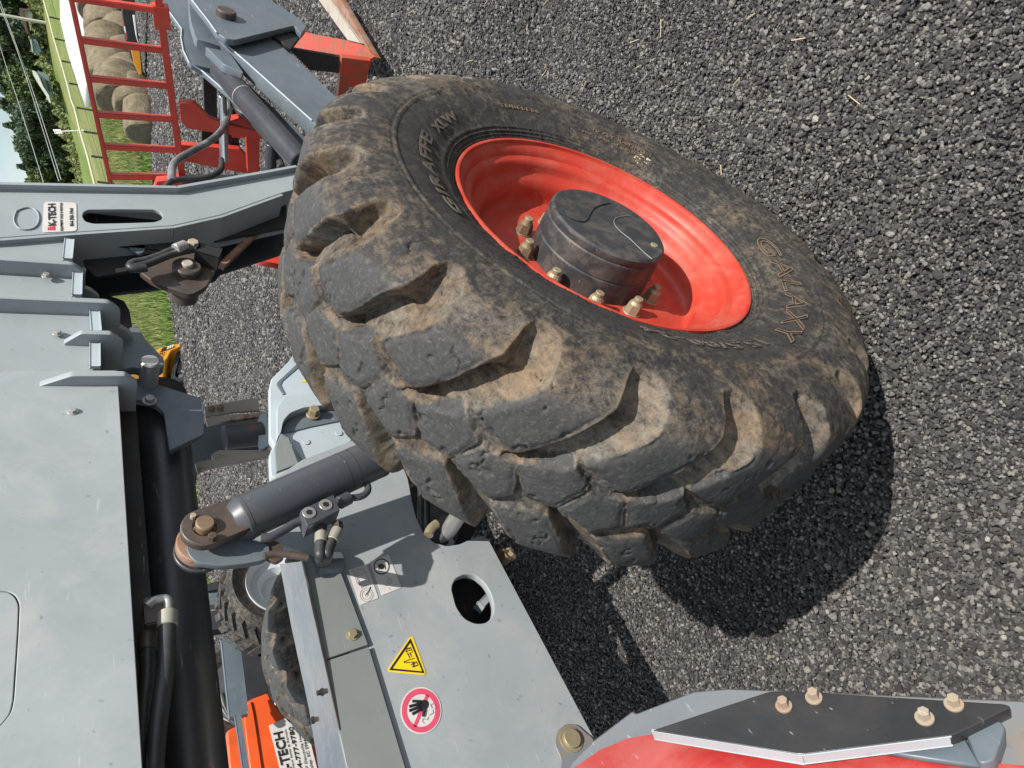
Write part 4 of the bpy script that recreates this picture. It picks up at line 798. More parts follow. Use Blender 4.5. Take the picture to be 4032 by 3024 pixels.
tube('brass_fitting', [at(6, q, YP(YS - 0.05)) for q in ((1135, 100), (1095, 120), (1085, 170))], 0.013, M['zinc'], axle); bolt(at(6, (1580, 275), YP(YF + 0.05)), (-1, -0.5, 0), 0.012, 0.03, M['zinc'], axle); bolt(at(6, (1540, 295), YP(YF + 0.05)), (-1, -0.5, 0), 0.016, 0.03, M['nutbrown'], axle)
# ---- pale front frame casting beyond the tyre
YQ = 0.0
ff = sheet('front_frame', [tr(4, [(1090, 70), (990, 225), (862, 355), (850, 410), (852, 780), (885, 826), (850, 900), (858, 1060), (1000, 1120), (1700, 1000), (1760, 700), (1500, 200), (1250, 40)], YP(YQ))], 0.03, M['pale_grey'], tele, rad=0.008, bevel=0.003)
def fs(pts, mat, dy, th=0.004, r=0.004, name='frame_plate', hole=None): return sheet(name, [tr(4, pts, YP(YQ + dy))] + ([tr(4, hole, YP(YQ + dy))] if hole else []), th, M[mat], ff, rad=r)
fs([(1092, 205), (905, 378), (900, 400), (945, 470), (968, 465), (935, 400), (945, 372), (1100, 240)], 'arm_grey', -0.0015, 0.001, 0.001, 'recess_line')
fs([(905, 560), (960, 480), (1340, 430), (1420, 420), (1440, 520), (1100, 560), (1000, 600), (950, 660), (935, 745), (905, 790)], 'pale_grey', -0.030, 0.028, 0.012, 'arch_flange')
fs([(940, 745), (945, 680), (1000, 610), (1110, 575), (1440, 535), (1460, 640), (1160, 700), (1000, 740)], 'arm_grey', -0.004, 0.002, 0.004, 'arch_shade')  # dark sheet laid under the arch flange in place of its shading
fs([(1020, 770), (1050, 740), (1380, 698), (1425, 740), (1440, 800), (1060, 960), (1110, 960), (1040, 860)], 'pale_grey', -0.012, 0.010, 0.008, 'cover_plate')
fs([(935, 748), (990, 780), (1062, 968), (900, 1030), (888, 850)], 'grey_green', -0.035, 0.01, 0.003, 'bent_tab')
for q in ((1352, 748), (1115, 812)): bolt(at(4, q, YP(YQ - 0.013)), (0, -1, 0), 0.011, 0.0025, M['pale_grey'], ff, name='rivet', washer=False, hexa=False)
bolt(at(4, (1165, 615), YP(YQ - 0.006)), (0, -1, 0), 0.017, 0.03, M['zinc'], ff, name='nut')
sheet('warning_sticker', [tr(4, [(1075, 372), (1160, 335), (1160, 378)], YP(YQ - 0.002))], 0.001, M['st_yellow'], ff, rad=0.002, bevel=0.0002)
# ---- rusty stabiliser bracket on the far side
YR = 0.38
rb = sheet('stabiliser_bracket', [tr(4, [(245, 760), (330, 690), (760, 640), (800, 870), (430, 930), (330, 950), (270, 1290), (300, 1290)], YP(YR + 0.06))], 0.012, M['arm_grey'], tele, rad=0.004)
for pts, mt, dy in (([(380, 555), (730, 490), (765, 500), (780, 580), (600, 590), (385, 625)], 'pale_rust', 0.02), ([(385, 648), (430, 625), (860, 590), (860, 615), (500, 665), (400, 690)], 'pale_rust', -0.05), ([(430, 900), (480, 870), (840, 868), (845, 900), (440, 935)], 'pale_rust', -0.05), ([(310, 960), (480, 930), (830, 885), (840, 915), (480, 985), (325, 1025)], 'pale_rust', -0.08)):
    sheet('bracket_plate', [tr(4, pts, YP(YR + dy))], 0.012, M[mt], rb, rad=0.003)
cyl('bracket_ram', at(4, (515, 780), YP(YR - 0.03)), at(4, (800, 750), YP(YR - 0.03)), 90 / 1.8433 * zc_of(at(4, (600, 780), YP(YR))) / FPX, M['cyl'], rb); sheet('bracket_foot', [tr(4, [(775, 620), (830, 590), (850, 830), (790, 870), (770, 760)], YP(YR - 0.06))], 0.03, M['pale_grey'], rb, rad=0.006)
for q in ((430, 570), (495, 562)): bolt(at(4, q, YP(YR + 0.01)), (0, -1, 0), 0.009, 0.01, M['rust'], rb)
# ---- far front wheel
FC = Vector((0.13, 0.84, 0.50)); fw = lathe('far_wheel', [(y * 0.8, r * 0.8) for y, r in rp], FC, M['rim_red'], tele, seg=80, ang=50)
tyre_mesh('tyre', FC + Vector((0, -0.02, 0)), 1, M['tyre'], fw, nth=900, scale=0.80, phase=90, dw=1)
# ---- forward arm, pin plate, tilt ram
YA = -0.24
arm = sheet('carriage_arm', [tr(2, [(400, 60), (600, 350), (830, 550), (1390, 1050), (1500, 1150), (1900, 1130), (1670, 910), (1045, 310), (760, 0)], YP(YA))], 0.07, M['arm_grey'], tele, rad=0.006, bevel=0.003)
pp = sheet('pin_plate', [tr(2, [(300, -90), (345, 0), (490, 185), (560, 285), (640, 335), (722, 348), (1235, 222), (1300, 292), (1345, 235), (1300, 175), (1220, 120), (1060, 20), (900, -90)], YP(YA - 0.055))], 0.03, M['arm_grey'], arm, rad=0.015, bevel=0.003)
p = at(2, (640, 138), YP(YA - 0.058)); cyl('arm_pin', p + Vector((0, 0.1, 0)), p + Vector((0, -0.03, 0)), 84 / 2.212 * zc_of(p) / FPX, M['grease'], arm, bevel=0.006)
sheet('far_arm_plate', [tr(2, [(0, -90), (75, 0), (255, 250), (250, 330), (270, 440), (320, 545), (430, 615), (700, 850), (1000, 1170), (1190, 1400), (1260, 1440), (1350, 1210), (560, 480), (340, 60), (300, -90)], YP(YA + 0.14))], 0.025, M['arm_grey'], arm, rad=0.01, bevel=0.003)
sheet('arm_cheek', [tr(2, [(318, -90), (318, 60), (330, 180), (375, 330), (500, 440), (620, 560), (800, 640), (600, 350), (500, 200), (420, 60), (380, -90)], YP(YA + 0.02))], 0.04, M['arm_grey'], arm, rad=0.015, bevel=0.003)
sheet('pin_plate_edge', [tr(2, [(1235, 222), (1340, 235), (1200, 430), (1100, 340), (1045, 305)], YP(YA - 0.02))], 0.02, M['black'], arm)
a, b_ = at(2, (590, 610), YP(YA + 0.10)), at(2, (1300, 1420), YP(YA + 0.10)); cyl('tilt_ram', a, b_, 92 / 2.212 * zc_of(a) / FPX, M['dark'], arm, seg=40); v = (b_ - a)
for pts, yy in (([(75, 0), (255, 250), (250, 330), (270, 440), (320, 545), (430, 615), (700, 850)], YA + 0.137), ([(345, 0), (490, 185), (560, 285)], YA - 0.058), ([(600, 350), (830, 550), (1110, 800), (1390, 1050)], YA - 0.002)): tube('worn_edge', [at(2, q, YP(yy)) for q in pts], 0.0035, M['pale_grey'], arm, smooth=False)
for q in (0.30,): cyl('ram_band', a + v * q, a + v * (q + 0.006), 93.5 / 2.212 * zc_of(a) / FPX, M['pale_rust'], arm, seg=40)
yh = YP(YA + 0.34)
tube('hose', [at(2, q, yh) for q in ((560, 700), (640, 830), (668, 960), (630, 1110), (520, 1225), (330, 1325), (200, 1400), (160, 1480), (175, 1580))], 0.0165, M['hoseshiny'], arm)
tube('hose', [at(2, q, yh) for q in ((683, 840), (700, 930), (850, 1035), (1000, 1210), (1070, 1310), (1130, 1460))], 0.017, M['hose'], arm)
tube('hose', [at(2, q, yh) for q in ((100, 1680), (120, 1600), (220, 1560), (420, 1560), (560, 1520), (615, 1450), (600, 1390))], 0.013, M['hose'], arm)
# ---- red fork carriage with load guard
XR = 2.62
def XP(v): return ('x', v)
D1 = zc_of((XR, 0.1, 1.3))
rack = None
def xb(k, a, b_, wpx, mat, x=XR, th=0.028, name='guard_bar', parent=None):
    A_, B_ = at(k, a, XP(x)), at(k, b_, XP(x)); wd = wpx / SC[k][2] * zc_of((A_ + B_) / 2) / FPX
    return bar(name, A_, B_, wd, th, M[mat], parent, upv=(1, 0, 0), bevel=0.003)
rack = xb(1, (1375, -40), (1610, 1700), 56, 'red', th=0.05, name='fork_carriage', parent=tele)
xb(1, (612, -50), (985, 1700), 36, 'red', th=0.035, name='guard_top_rail', parent=rack)
for a, b_ in (((590, -25), (1390, 88)), ((690, 345), (1450, 440)), ((765, 680), (1480, 748)), ((830, 992), (1510, 1035)), ((895, 1272), (1540, 1303)), ((955, 1535), (1560, 1540))): xb(1, a, b_, 50, 'red', th=0.030, parent=rack)
xb(1, (1395, 40), (1415, 240), 130, 'red', th=0.06, name='rail_bracket', parent=rack)
def xs_(k, pts, x, th, mat, name, r=0.004): return sheet(name, [tr(k, pts, XP(x))], th, M[mat], rack, rad=r, bevel=0.002)
xs_(2, [(235, 895), (370, 900), (420, 950), (500, 1030), (600, 1070), (940, 1150), (965, 1215), (600, 1165), (300, 1120), (245, 1050)], XR - 0.05, 0.04, 'red', 'carriage_plate', 0.01)
xs_(2, [(250, 1260), (760, 1300), (940, 1480), (930, 1530), (700, 1490), (250, 1400)], XR + 0.1, 0.04, 'red', 'carriage_plate')
xs_(2, [(815, 1190), (935, 1200), (930, 1500), (830, 1500)], XR + 0.02, 0.05, 'red', 'carriage_post'); xs_(2, [(640, 1060), (840, 1000), (960, 1210), (700, 1200)], XR + 0.08, 0.05, 'red', 'carriage_plate')
xs_(2, [(440, 640), (560, 760), (570, 1140), (460, 1120)], XR + 0.15, 0.06, 'black', 'mast_channel'); xs_(2, [(700, 950), (740, 930), (760, 1320), (670, 1340)], XR + 0.15, 0.06, 'black', 'mast_channel'); xs_(2, [(430, 1130), (700, 1170), (700, 1420), (590, 1400), (430, 1300)], XR + 0.2, 0.05, 'black', 'mast_channel')
cyl('carriage_rod', at(2, (610, 830), XP(XR - 0.05)), at(2, (630, 1400), XP(XR - 0.05)), 0.020, M['chrome'], rack); cyl('carriage_rod', at(2, (580, 800), XP(XR)), at(2, (600, 1400), XP(XR)), 0.008, M['steel'], rack)
cyl('stub_post', at(2, (1040, 1250), XP(XR - 0.4)), at(2, (1030, 1480), XP(XR - 0.4)), 0.028, M['dark'], rack)
xs_(2, [(-10, 1720), (40, 1580), (240, 1560), (340, 1720)], XR - 0.1, 0.05, 'red', 'carriage_plate'); xs_(2, [(0, 1560), (900, 1560), (900, 1600), (0, 1640)], XR + 0.25, 0.05, 'black', 'mast_channel')
# lower fork frame resting near the ground: red angle, rusty tine
XF = 2.95
def zs_(k, pts, z, th, mat, name, parent, r=0.003): return sheet(name, [tr(k, pts, ('z', z))], th, M[mat], parent, rad=r, bevel=0.002, normal=(0, 0, 1))
zs_(2, [(1335, 282), (1815, 375), (1935, 495), (1900, 515), (1640, 480), (1215, 428)], 0.14, 0.035, 'red_rust', 'fork_frame', rack)
xs_(2, [(1180, 420), (1650, 500), (1645, 640), (1370, 612)], XF + 0.02, 0.03, 'black', 'fork_frame_web')
xs_(2, [(1650, 500), (1905, 530), (1850, 770), (1710, 760), (1650, 910), (1615, 870)], XF - 0.02, 0.05, 'red_rust', 'fork_frame_post')
zs_(2, [(1420, -40), (1500, -40), (1820, 372), (1790, 372)], 0.148, 0.02, 'pale_rust', 'fork_tine', rack); zs_(2, [(1418, -40), (1520, -40), (1820, 378), (1700, 350)], 0.150, 0.02, 'pale_rust', 'fork_tine', rack); zs_(2, [(1525, -40), (1620, -40), (1935, 498), (1830, 400)], 0.13, 0.04, 'rust', 'fork_tine', rack)
# ---- engine side pod at the lower edge: red skin, grey frame, black step plate with four bolts
ZH = 0.95
NP = Vector((0.52, -0.70, 0.48)).normalized(); P00 = at(7, (1150, 500), ('z', ZH + 0.03))
hz = lambda d=0.0: (tuple(P00 + NP * d), tuple(NP))
gf = [(168, 615), (352, 476), (368, 490), (640, 385), (810, 371), (2300, 432), (2300, 900), (-40, 900), (60, 720)]
pod = sheet('side_pod', [tr(7, gf, hz())], 0.02, M['grey_rust'], tele, rad=0.002, bevel=0.003, normal=tuple(NP))
box('pod_body', (-2.3, -1.55, 0.35), (-1.30, -0.75, 0.90), M['grey'], pod)
# red skin: a rounded body bulging up from the frame edge
edge = tr(7, [(-60, 860), (60, 760), (200, 665), (330, 612), (445, 592), (800, 640), (1160, 700), (1420, 664), (1700, 700), (2300, 748)], hz(0.004))
V = []; dirn = at(7, (1150, 900), hz(0.004)) - at(7, (1150, 700), hz(0.004)); dirn.normalize()
for e_ in edge:
    for j in range(12):
        t_ = j / 11; V.append(e_ + dirn * (0.34 * t_) + NP * (0.012 * math.sin(t_ * math.pi)))
o = grid_mesh('red_skin', np.array([tuple(v) for v in V]), len(edge), 12, M['hood_red'], pod)
# black step plate
plt = sheet('step_plate', [tr(7, [(440, 575), (1000, 389), (1120, 388), (2120, 448), (2152, 462), (1905, 585), (1860, 600), (1150, 690)], hz(0.030))], 0.012, M['plate'], pod, rad=0.004, bevel=0.001, normal=tuple(NP))
SD = Vector((-0.6, -0.75, -0.6)); SD = (SD - NP * SD.dot(NP)).normalized()
pe = tr(7, [(440, 575), (1150, 690), (1860, 600)], hz(0.0295)); 
for a, b_ in zip(pe[:-1], pe[1:]): bar('plate_edge', a - NP * 0.006 + SD * 0.0008, b_ - NP * 0.006 + SD * 0.0003, 0.0012, 0.0118, M['pale_grey'], plt, upv=tuple(NP))
for q in ((1065, 440), (1208, 400), (1735, 495), (1875, 430)):
    p = at(7, q, hz(0.0365)); bm = bmesh.new(); b0 = p - NP * 0.0065
    cyl_bm(bm, b0, b0 + NP * 0.0025, 0.0078, None, 24); cyl_bm(bm, b0 + NP * 0.002, b0 + NP * 0.0105, 0.0054, 0.0050, 6); shade(from_bm('hex_bolt', bm, M['tanbolt'], plt), 25)
sheet('pod_bracket', [tr(7, [(1930, 575), (2085, 515), (2125, 560), (2070, 720), (2000, 735)], hz(0.020))], 0.03, M['arm_grey'], pod, rad=0.006, normal=tuple(NP))
sheet('pod_panel', [tr(7, [(1400, 650), (1920, 590), (2000, 745), (1700, 700)], hz(0.012))], 0.006, M['arm_grey'], pod, normal=tuple(NP))
# ================================================================== BACKGROUND
def gpt(k, p):
    """pixel on the terrain: march the ray until it meets the ground"""
    d = ray(*px(k, p)); s = 1.0
    while s < 400:
        q = CAM + d * s
        if q[2] <= float(terrain_z(q[0], q[1])): break
        s *= 1.004
    return Vector(q)
FX = Vector((1, 0, 0))
# ---- orange machine with two tyres, seen between the boom ram and the far wheel
YO = 3.0
om = tag(empty('orange_machine', (0.3, YO, 0)), 'bright orange machine with a white dealer sticker, standing behind the telehandler with grey-rimmed tyres', 'machine')
hood = sheet('hood', [tr(12, [(288, 1210), (330, 1170), (440, 1128), (462, 1010), (520, 850), (600, 795), (815, 712), (850, 790), (1010, 1020), (1250, 1250), (1340, 1340), (1400, 1380), (1500, 1800), (330, 1800)], YP(YO))], 0.9, M['orange'], om, rad=0.03, bevel=0.012)
sheet('hood_panel', [tr(12, [(505, 900), (600, 815), (640, 1000), (760, 1800), (600, 1800), (520, 1150)], YP(YO - 0.012))], 0.02, M['orange'], hood, rad=0.02, bevel=0.006)
stk = sheet('sticker', [tr(12, [(818, 1130), (1020, 1037), (1340, 1340), (1420, 1660), (1470, 1800), (990, 1800)], YP(YO - 0.02))], 0.002, M['st_white'], hood, bevel=0.0005, normal=(0, -1, 0))
yt_ = YP(YO - 0.023)
def line_txt(p0, p1, hp, body, bold): return txt_box(12, p0, p1, hp, body, yt_, M['st_black'], stk, bold=bold)
line_txt((1120, 1760), (985, 1215), (1010, 1790), 'K-TECH', 0.03)
line_txt((1170, 1820), (1030, 1180), (1148, 1825), 'Equipment Sales & Rentals', 0.01)
line_txt((1260, 1760), (1115, 1150), (1205, 1770), '864-777-9780', 0.02)
line_txt((1330, 1760), (1205, 1220), (1300, 1765), '7787 Dacusville Hwy', 0.01)
line_txt((1385, 1720), (1270, 1270), (1350, 1728), 'Easley, SC 29640', 0.01)
sheet('dark_guard', [tr(12, [(330, 40), (600, 60), (700, 300), (820, 700), (520, 850), (460, 1000), (410, 800), (340, 300)], YP(YO + 0.15))], 0.05, M['dark'], om, rad=0.01)
bar('grey_arm', at(12, (330, 60), YP(YO - 0.3)), at(12, (440, 1020), YP(YO - 0.3)), 0.05, 0.10, M['arm_grey'], om); bar('grey_arm', at(12, (425, 1000), YP(YO - 0.35)), at(12, (540, 1750), YP(YO - 0.35)), 0.03, 0.03, M['arm_grey'], om)
bar('cross_tube', at(5, (1380, 420), YP(YO + 0.3)), at(5, (1700, 340), YP(YO + 0.3)), 0.05, 0.06, M['dark'], om); bar('cross_tube', at(5, (1380, 490), YP(YO + 0.3)), at(5, (1720, 460), YP(YO + 0.3)), 0.06, 0.09, M['arm_grey'], om); bar('cross_tube', at(5, (1380, 660), YP(YO + 0.2)), at(5, (1700, 600), YP(YO + 0.2)), 0.08, 0.14, M['dark'], om)
tube('cable', [at(12, q, YP(YO - 0.2)) for q in ((230, 740), (270, 900), (330, 1010), (390, 1060))], 0.018, M['hose'], om); tube('cable', [at(12, q, YP(YO - 0.2)) for q in ((240, 900), (300, 1030), (400, 1100))], 0.015, M['hose'], om)
M['tyre2'] = tyre_mat('tan_dusty_rubber', dustcol=(0.26, 0.21, 0.155))
def small_tyre(name, c, R0, rr0, wd, parent, blocks=26):
    pr = [(wd * .10, rr0), (0.0, rr0 * 1.02), (-.02 * R0 * 2, rr0 * 1.12), (-.05, rr0 * 1.4), (-.04, R0 * .86), (0.0, R0 * .955), (wd * .10, R0 * .985), (wd * .5, R0), (wd * .9, R0 * .985), (wd, R0 * .955), (wd + .04, R0 * .86), (wd + .02, rr0 * 1.2), (wd, rr0)]
    o = lathe(name, pr, c, M['tyre2'], parent, seg=120, ang=60); bm = bmesh.new()
    for i in range(blocks):
        for sd_ in (0, 1):
            a = 2 * math.pi * (i + sd_ * 0.5) / blocks; y0 = c.y + (wd * 0.02 if sd_ == 0 else wd * 0.55); r0_ = bmesh.ops.create_cube(bm, size=1)
            for v in r0_['verts']:
                l = Vector((v.co.x * R0 * 0.13, (v.co.y) * wd * 0.42, v.co.z * 0.035 + R0 * 0.99)); l.x += (v.co.y) * 0.05 * (1 if sd_ else -1)
                q = Matrix.Rotation(-a, 3, 'Y') @ Vector((l.x, 0, l.z)); v.co = Vector((c.x + q.x, y0 + wd * 0.21 + l.y, c.z + q.z))
    from_bm('tread_block', bm, M['tyre2'], o)['kind'] = 'stuff'
    return o
def wheel_at(k, centre_px, y, R0, parent, wd=0.3):
    c = at(k, centre_px, YP(y)); 
    rim = lathe('rim', [(0.10, 0.03), (0.10, R0 * .30), (0.05, R0 * .40), (0.04, R0 * .52), (-.005, R0 * .60), (-.015, R0 * .625), (0.01, R0 * .63)], c, M['greypanel'], parent, seg=80, ang=30); small_tyre('tyre', c, R0, R0 * .62, wd, rim); return c, rim
wheel_at(5, (1990, 340), YO - 0.75, 0.325, om); wheel_at(5, (1740, 1100), YO + 0.25, 0.36, om)
# ---- small yellow excavator with a triangular track
exb = gpt(4, (240, 400)); 
ex = tag(empty('mini_excavator', (exb.x, exb.y, 0)), 'orange-yellow tracked machine with black number fifty and a triangular rubber track', 'excavator')
YE = exb.y; ep = YP(YE)
body = sheet('body', [tr(4, [(-200, 60), (20, 145), (80, 118), (190, 97), (262, 97), (230, 110), (140, 150), (110, 210), (90, 220), (20, 200), (-200, 180)], YP(YE - 0.1))], 1.2, M['yellow_body'], ex, rad=0.03, bevel=0.02)
for q in ([(75, 125), (60, 150), (100, 140), (110, 118)], [(112, 117), (104, 138), (118, 133), (126, 113)], [(130, 111), (122, 131), (134, 127), (142, 108)], [(146, 107), (138, 125), (150, 121), (156, 105)]): sheet('stripe', [tr(4, q, YP(YE - 0.12))], 0.01, M['st_black'] if q[0][0] < 80 else M['st_white'], body, bevel=0.001)
txt_box(4, (52, 208), (78, 158), (34, 200), '50', YP(YE - 0.125), M['st_black'], body, bold=0.03)
tri = tr(4, [(215, 108), (258, 100), (285, 120), (338, 310), (320, 348), (290, 362), (170, 370), (145, 345), (150, 300), (195, 130)], ep)
tri_in = tr(4, [(222, 128), (255, 118), (272, 132), (312, 300), (298, 325), (180, 345), (165, 330), (172, 290), (212, 140)], ep)
trk = sheet('track', [tri, tri_in], 0.42, M['hose'], ex, rad=[0.05, 0.05], bevel=0.004, normal=(0, -1, 0))
tp = round2([Vector((p.x, p.z, 0)) for p in tri], 0.05, 3); n_ = len(tp); bm = bmesh.new()
per = [0]; 
for i in range(n_): per.append(per[-1] + (tp[(i + 1) % n_] - tp[i]).length)
for j in range(60):
    s_ = per[-1] * j / 60; i = max(k_ for k_ in range(n_) if per[k_] <= s_); a, b_ = tp[i], tp[(i + 1) % n_]; f_ = (s_ - per[i]) / max(per[i + 1] - per[i], 1e-6); q = a.lerp(b_, f_); d = (b_ - a).normalized(); nn = Vector((d.y, -d.x, 0)); 
    c0 = Vector((q.x, YE + 0.0, q.y)); bar_bm(bm, c0, c0 + Vector((0, 0.42, 0)), 0.03, 0.03)
from_bm('track_cleat', bm, M['hose'], trk)['kind'] = 'stuff'
bar('track_frame', at(4, (235, 150), YP(YE + 0.08)), at(4, (290, 320), YP(YE + 0.08)), 0.12, 0.10, M['arm_grey'], ex); bar('track_frame', at(4, (200, 200), YP(YE + 0.1)), at(4, (190, 320), YP(YE + 0.1)), 0.05, 0.05, M['arm_grey'], ex)
for q in ((215, 335), (300, 310), (245, 140)): c = at(4, q, YP(YE + 0.03)); cyl('track_roller', c, c + Vector((0, 0.3, 0)), 0.055, M['arm_grey'], ex)
sheet('undercarriage', [tr(4, [(100, 220), (150, 160), (170, 330), (300, 370), (355, 380), (365, 560), (100, 560)], YP(YE + 0.5))], 0.6, M['black'], ex, rad=0.02); sheet('blade_arm', [tr(4, [(170, 370), (300, 375), (290, 450), (190, 440)], YP(YE + 0.3))], 0.2, M['arm_grey'], ex, rad=0.01)
# ---- grey board at left edge of the gap (plank on the gravel)
# ---- hay bales
m, t, b = new_mat('weathered_hay'); tch = t.nodes.new('ShaderNodeTexCoord')
sepx = t.nodes.new('ShaderNodeSeparateXYZ'); L(t, tch.outputs['Object'], sepx.inputs[0])
rad_ = mathn(t, 'POWER', mathn(t, 'ADD', mathn(t, 'MULTIPLY', sepx.outputs[0], sepx.outputs[0]), mathn(t, 'MULTIPLY', sepx.outputs[1], sepx.outputs[1])), 0.5)
rings = mathn(t, 'SINE', mathn(t, 'ADD', mathn(t, 'MULTIPLY', rad_, 55.0), mathn(t, 'MULTIPLY', noise_node(t, 4, 6), 9.0)))
c = mixc(t, ramp(t, noise_node(t, 5, 9, 0.75), 0.3, 0.7), (0.11, 0.085, 0.052), (0.27, 0.225, 0.145)); c = mixc(t, mathn(t, 'MULTIPLY', ramp(t, rings, 0.4, 0.9), 0.35), c, (0.08, 0.06, 0.04))
L(t, c, b.inputs['Base Color']); b.inputs['Roughness'].default_value = 0.95; bump(t, b, noise_node(t, 14, 9, 0.8), 1.0, 0.05); M['hay'] = m
def bale_mesh():
    seg, nr = 40, 10; rows = []
    prof = [(0.0, 0.001), (0.0, 0.25), (0.0, 0.48), (0.03, 0.57), (0.09, 0.61), (0.35, 0.62), (0.65, 0.615), (0.95, 0.62), (1.16, 0.60), (1.2, 0.5), (1.2, 0.001)]
    V = []
    for i in range(seg):
        a = 2 * math.pi * i / seg
        for z, r in prof:
            k = 1 + 0.06 * mnoise.noise(Vector((math.cos(a) * 2, math.sin(a) * 2, z * 2))); V.append((r * k * math.cos(a), r * k * math.sin(a) * 0.97, z))
    return V, seg, len(prof)
V, a_, b__ = bale_mesh(); proto = grid_mesh('hay_bale', np.array(V), a_, b__, M['hay'], None, cyc=True); shade(proto, 38); tag(proto, group='round hay bales piled at the edge of the yard')
BL = [((393, 50), 26.5, 0.60, 'topmost pale round hay bale at the right end of the pile, its face showing rings'),
      ((428, 138), 25.6, 0.60, 'second upper hay bale from the right, in shade behind a red guard bar'),
      ((436, 246), 24.0, 0.62, 'upper hay bale in the middle of the pile with its dark round face showing'),
      ((445, 330), 22.8, 0.60, 'upper hay bale left of the middle, partly behind the third red bar'),
      ((481, 407), 21.0, 0.60, 'last upper hay bale at the left end of the pile'),
      ((478, 95), 26.0, 0.60, 'lower hay bale at the right, above the black trailer edge'),
      ((490, 190), 24.9, 0.60, 'lower hay bale directly over the yellow trailer ramp'),
      ((505, 300), 23.4, 0.60, 'lower hay bale in the middle, loose straw hanging off its side'),
      ((522, 372), 22.0, 0.58, 'lower hay bale second from the left end of the pile'),
      ((540, 440), 20.6, 0.52, 'lowest hay bale near the left end, slumped at the grass edge'),
      ((563, 530), 19.3, 0.40, 'small slumped pinkish hay bale lying apart left of the pile')]
for i, (p, dist, hr, lab) in enumerate(BL):
    o = proto if i == 0 else proto.copy()
    if i: col.objects.link(o)
    d = ray(*p); q = CAM + d * dist / math.hypot(d[0], d[1]); aa_ = R(-20 + 7 * math.sin(i * 2.3)); ax = Vector((math.cos(aa_), math.sin(aa_), 0.0))
    o.matrix_world = Matrix.Translation(Vector(q)) @ ax.to_track_quat('Z', 'Y').to_matrix().to_4x4() @ Matrix.Rotation(i * 1.3, 4, 'Z') @ Matrix.Diagonal((hr / 0.6, hr / 0.6, 0.72, 1)); tag(o, lab, 'hay bale', 'round hay bales piled at the edge of the yard')
# ---- trailer beside the bales
tq = [atd(1, p, 20.5) for p in ((1075, 60), (1085, 200), (1130, 420), (1235, 650))]
trl = tag(empty('flatbed_trailer', (tq[0].x, tq[0].y, 0)), 'low flatbed trailer with black deck, red-white tape and yellow ramp by the bales', 'trailer')
def dsheet(name, k, pts, dist, th, mat, parent, r=0.0, kx=0.75):
    P = [atd(k, p, dist) for p in pts]; c = sum(P, Vector()) / len(P); n = Vector((CAM[0] - c.x, CAM[1] - c.y, 0)).normalized(); n = Matrix.Rotation(kx, 3, 'Z') @ n
    loop = [at(k, p, (tuple(c), tuple(n))) for p in pts]; return sheet(name, [loop], th, M[mat], parent, rad=r, bevel=0.005, normal=tuple(n))
dsheet('deck', 1, [(1060, -60), (1170, -60), (1180, 130), (1215, 370), (1245, 655), (1150, 520), (1100, 350), (1068, 120)], 20.6, 0.5, 'black', trl, 0.02, kx=0.0)
dsheet('ramp', 1, [(1140, 430), (1190, 430), (1215, 420), (1235, 640), (1215, 655), (1170, 560)], 20.2, 0.08, 'yellow_body', trl, 0.02, kx=0.0)
for q in ([(1068, 180), (1080, 180), (1090, 230), (1078, 232)], [(1095, 285), (1105, 283), (1112, 345), (1102, 348)]): dsheet('reflective_tape', 1, q, 20.1, 0.01, 'st_red', trl, kx=0.0)
for q in ([(1078, 232), (1090, 230), (1100, 283), (1088, 285)], [(1155, 130), (1175, 130), (1195, 330), (1210, 370), (1200, 372), (1180, 300)]): dsheet('reflective_tape', 1, q, 20.08, 0.01, 'white', trl, kx=0.0)
# ---- long white trailer and boards behind the bales
wt_ = tag(empty('white_trailer', tuple(atd(10, (1300, 300), 36))[:2] + (0,)), 'long white box trailer parked behind the hay bales, seen over the red rail', 'trailer')
dsheet('box', 10, [(975, -60), (1050, 250), (1125, 560), (1285, 1050), (1400, 1400), (1500, 1400), (1440, 1100), (1480, 590), (1360, 400), (1380, -60)], 34, 1.2, 'white', wt_)
dsheet('roof_trim', 10, [(1100, -60), (1120, -60), (1215, 350), (1200, 350)], 33.9, 0.02, 'greypanel', wt_); dsheet('rear_light', 10, [(1420, 568), (1460, 568), (1480, 590), (1425, 590)], 33.8, 0.03, 'st_red', wt_)
def board(pts, lab, lines_, k=10, dist=31):
    o = dsheet('banner_board', k, pts, dist, 0.04, 'greypanel', None); tag(o, lab, 'sign board'); return o
bo = board([(1325, 698), (1455, 705), (1500, 850), (1562, 1160), (1415, 1130), (1370, 950)], 'pale grey board with dark handwriting, behind the bales beside the white trailer', None)
def btext(k, p0, p1, ph, body, dist, mat, parent):
    a, b_, h_ = atd(k, p0, dist), atd(k, p1, dist), atd(k, ph, dist); n = Vector((CAM[0] - a.x, CAM[1] - a.y, 0)).normalized(); e1 = b_ - a; ln = e1.length; e1.normalize(); e2 = (h_ - a); hh = e2.length; e2.normalize()
    s = hh / 0.7; return text('lettering', body, s, a, e1, e2, mat, parent, sx=ln / (s * len(body) * 0.55), bold=0.01, shear=0.3)
btext(10, (1470, 1000), (1400, 790), (1415, 1010), 'Quality', 30.7, M['st_black'], bo)
for q in ([(1420, 1090), (1545, 1105), (1545, 1112), (1420, 1098)], [(1500, 1060), (1508, 1060), (1520, 1150), (1512, 1150)], [(1430, 1062), (1450, 1066), (1452, 1085), (1436, 1078)]): dsheet('printed_mark', 10, q, 30.6, 0.01, 'st_black', bo)
bo2 = board([(1540, 1340), (1665, 1345), (1680, 1500), (1730, 1700), (1600, 1700), (1560, 1500)], 'pale grey board with a row of dark marks, behind the left end of the bales', None, dist=30)
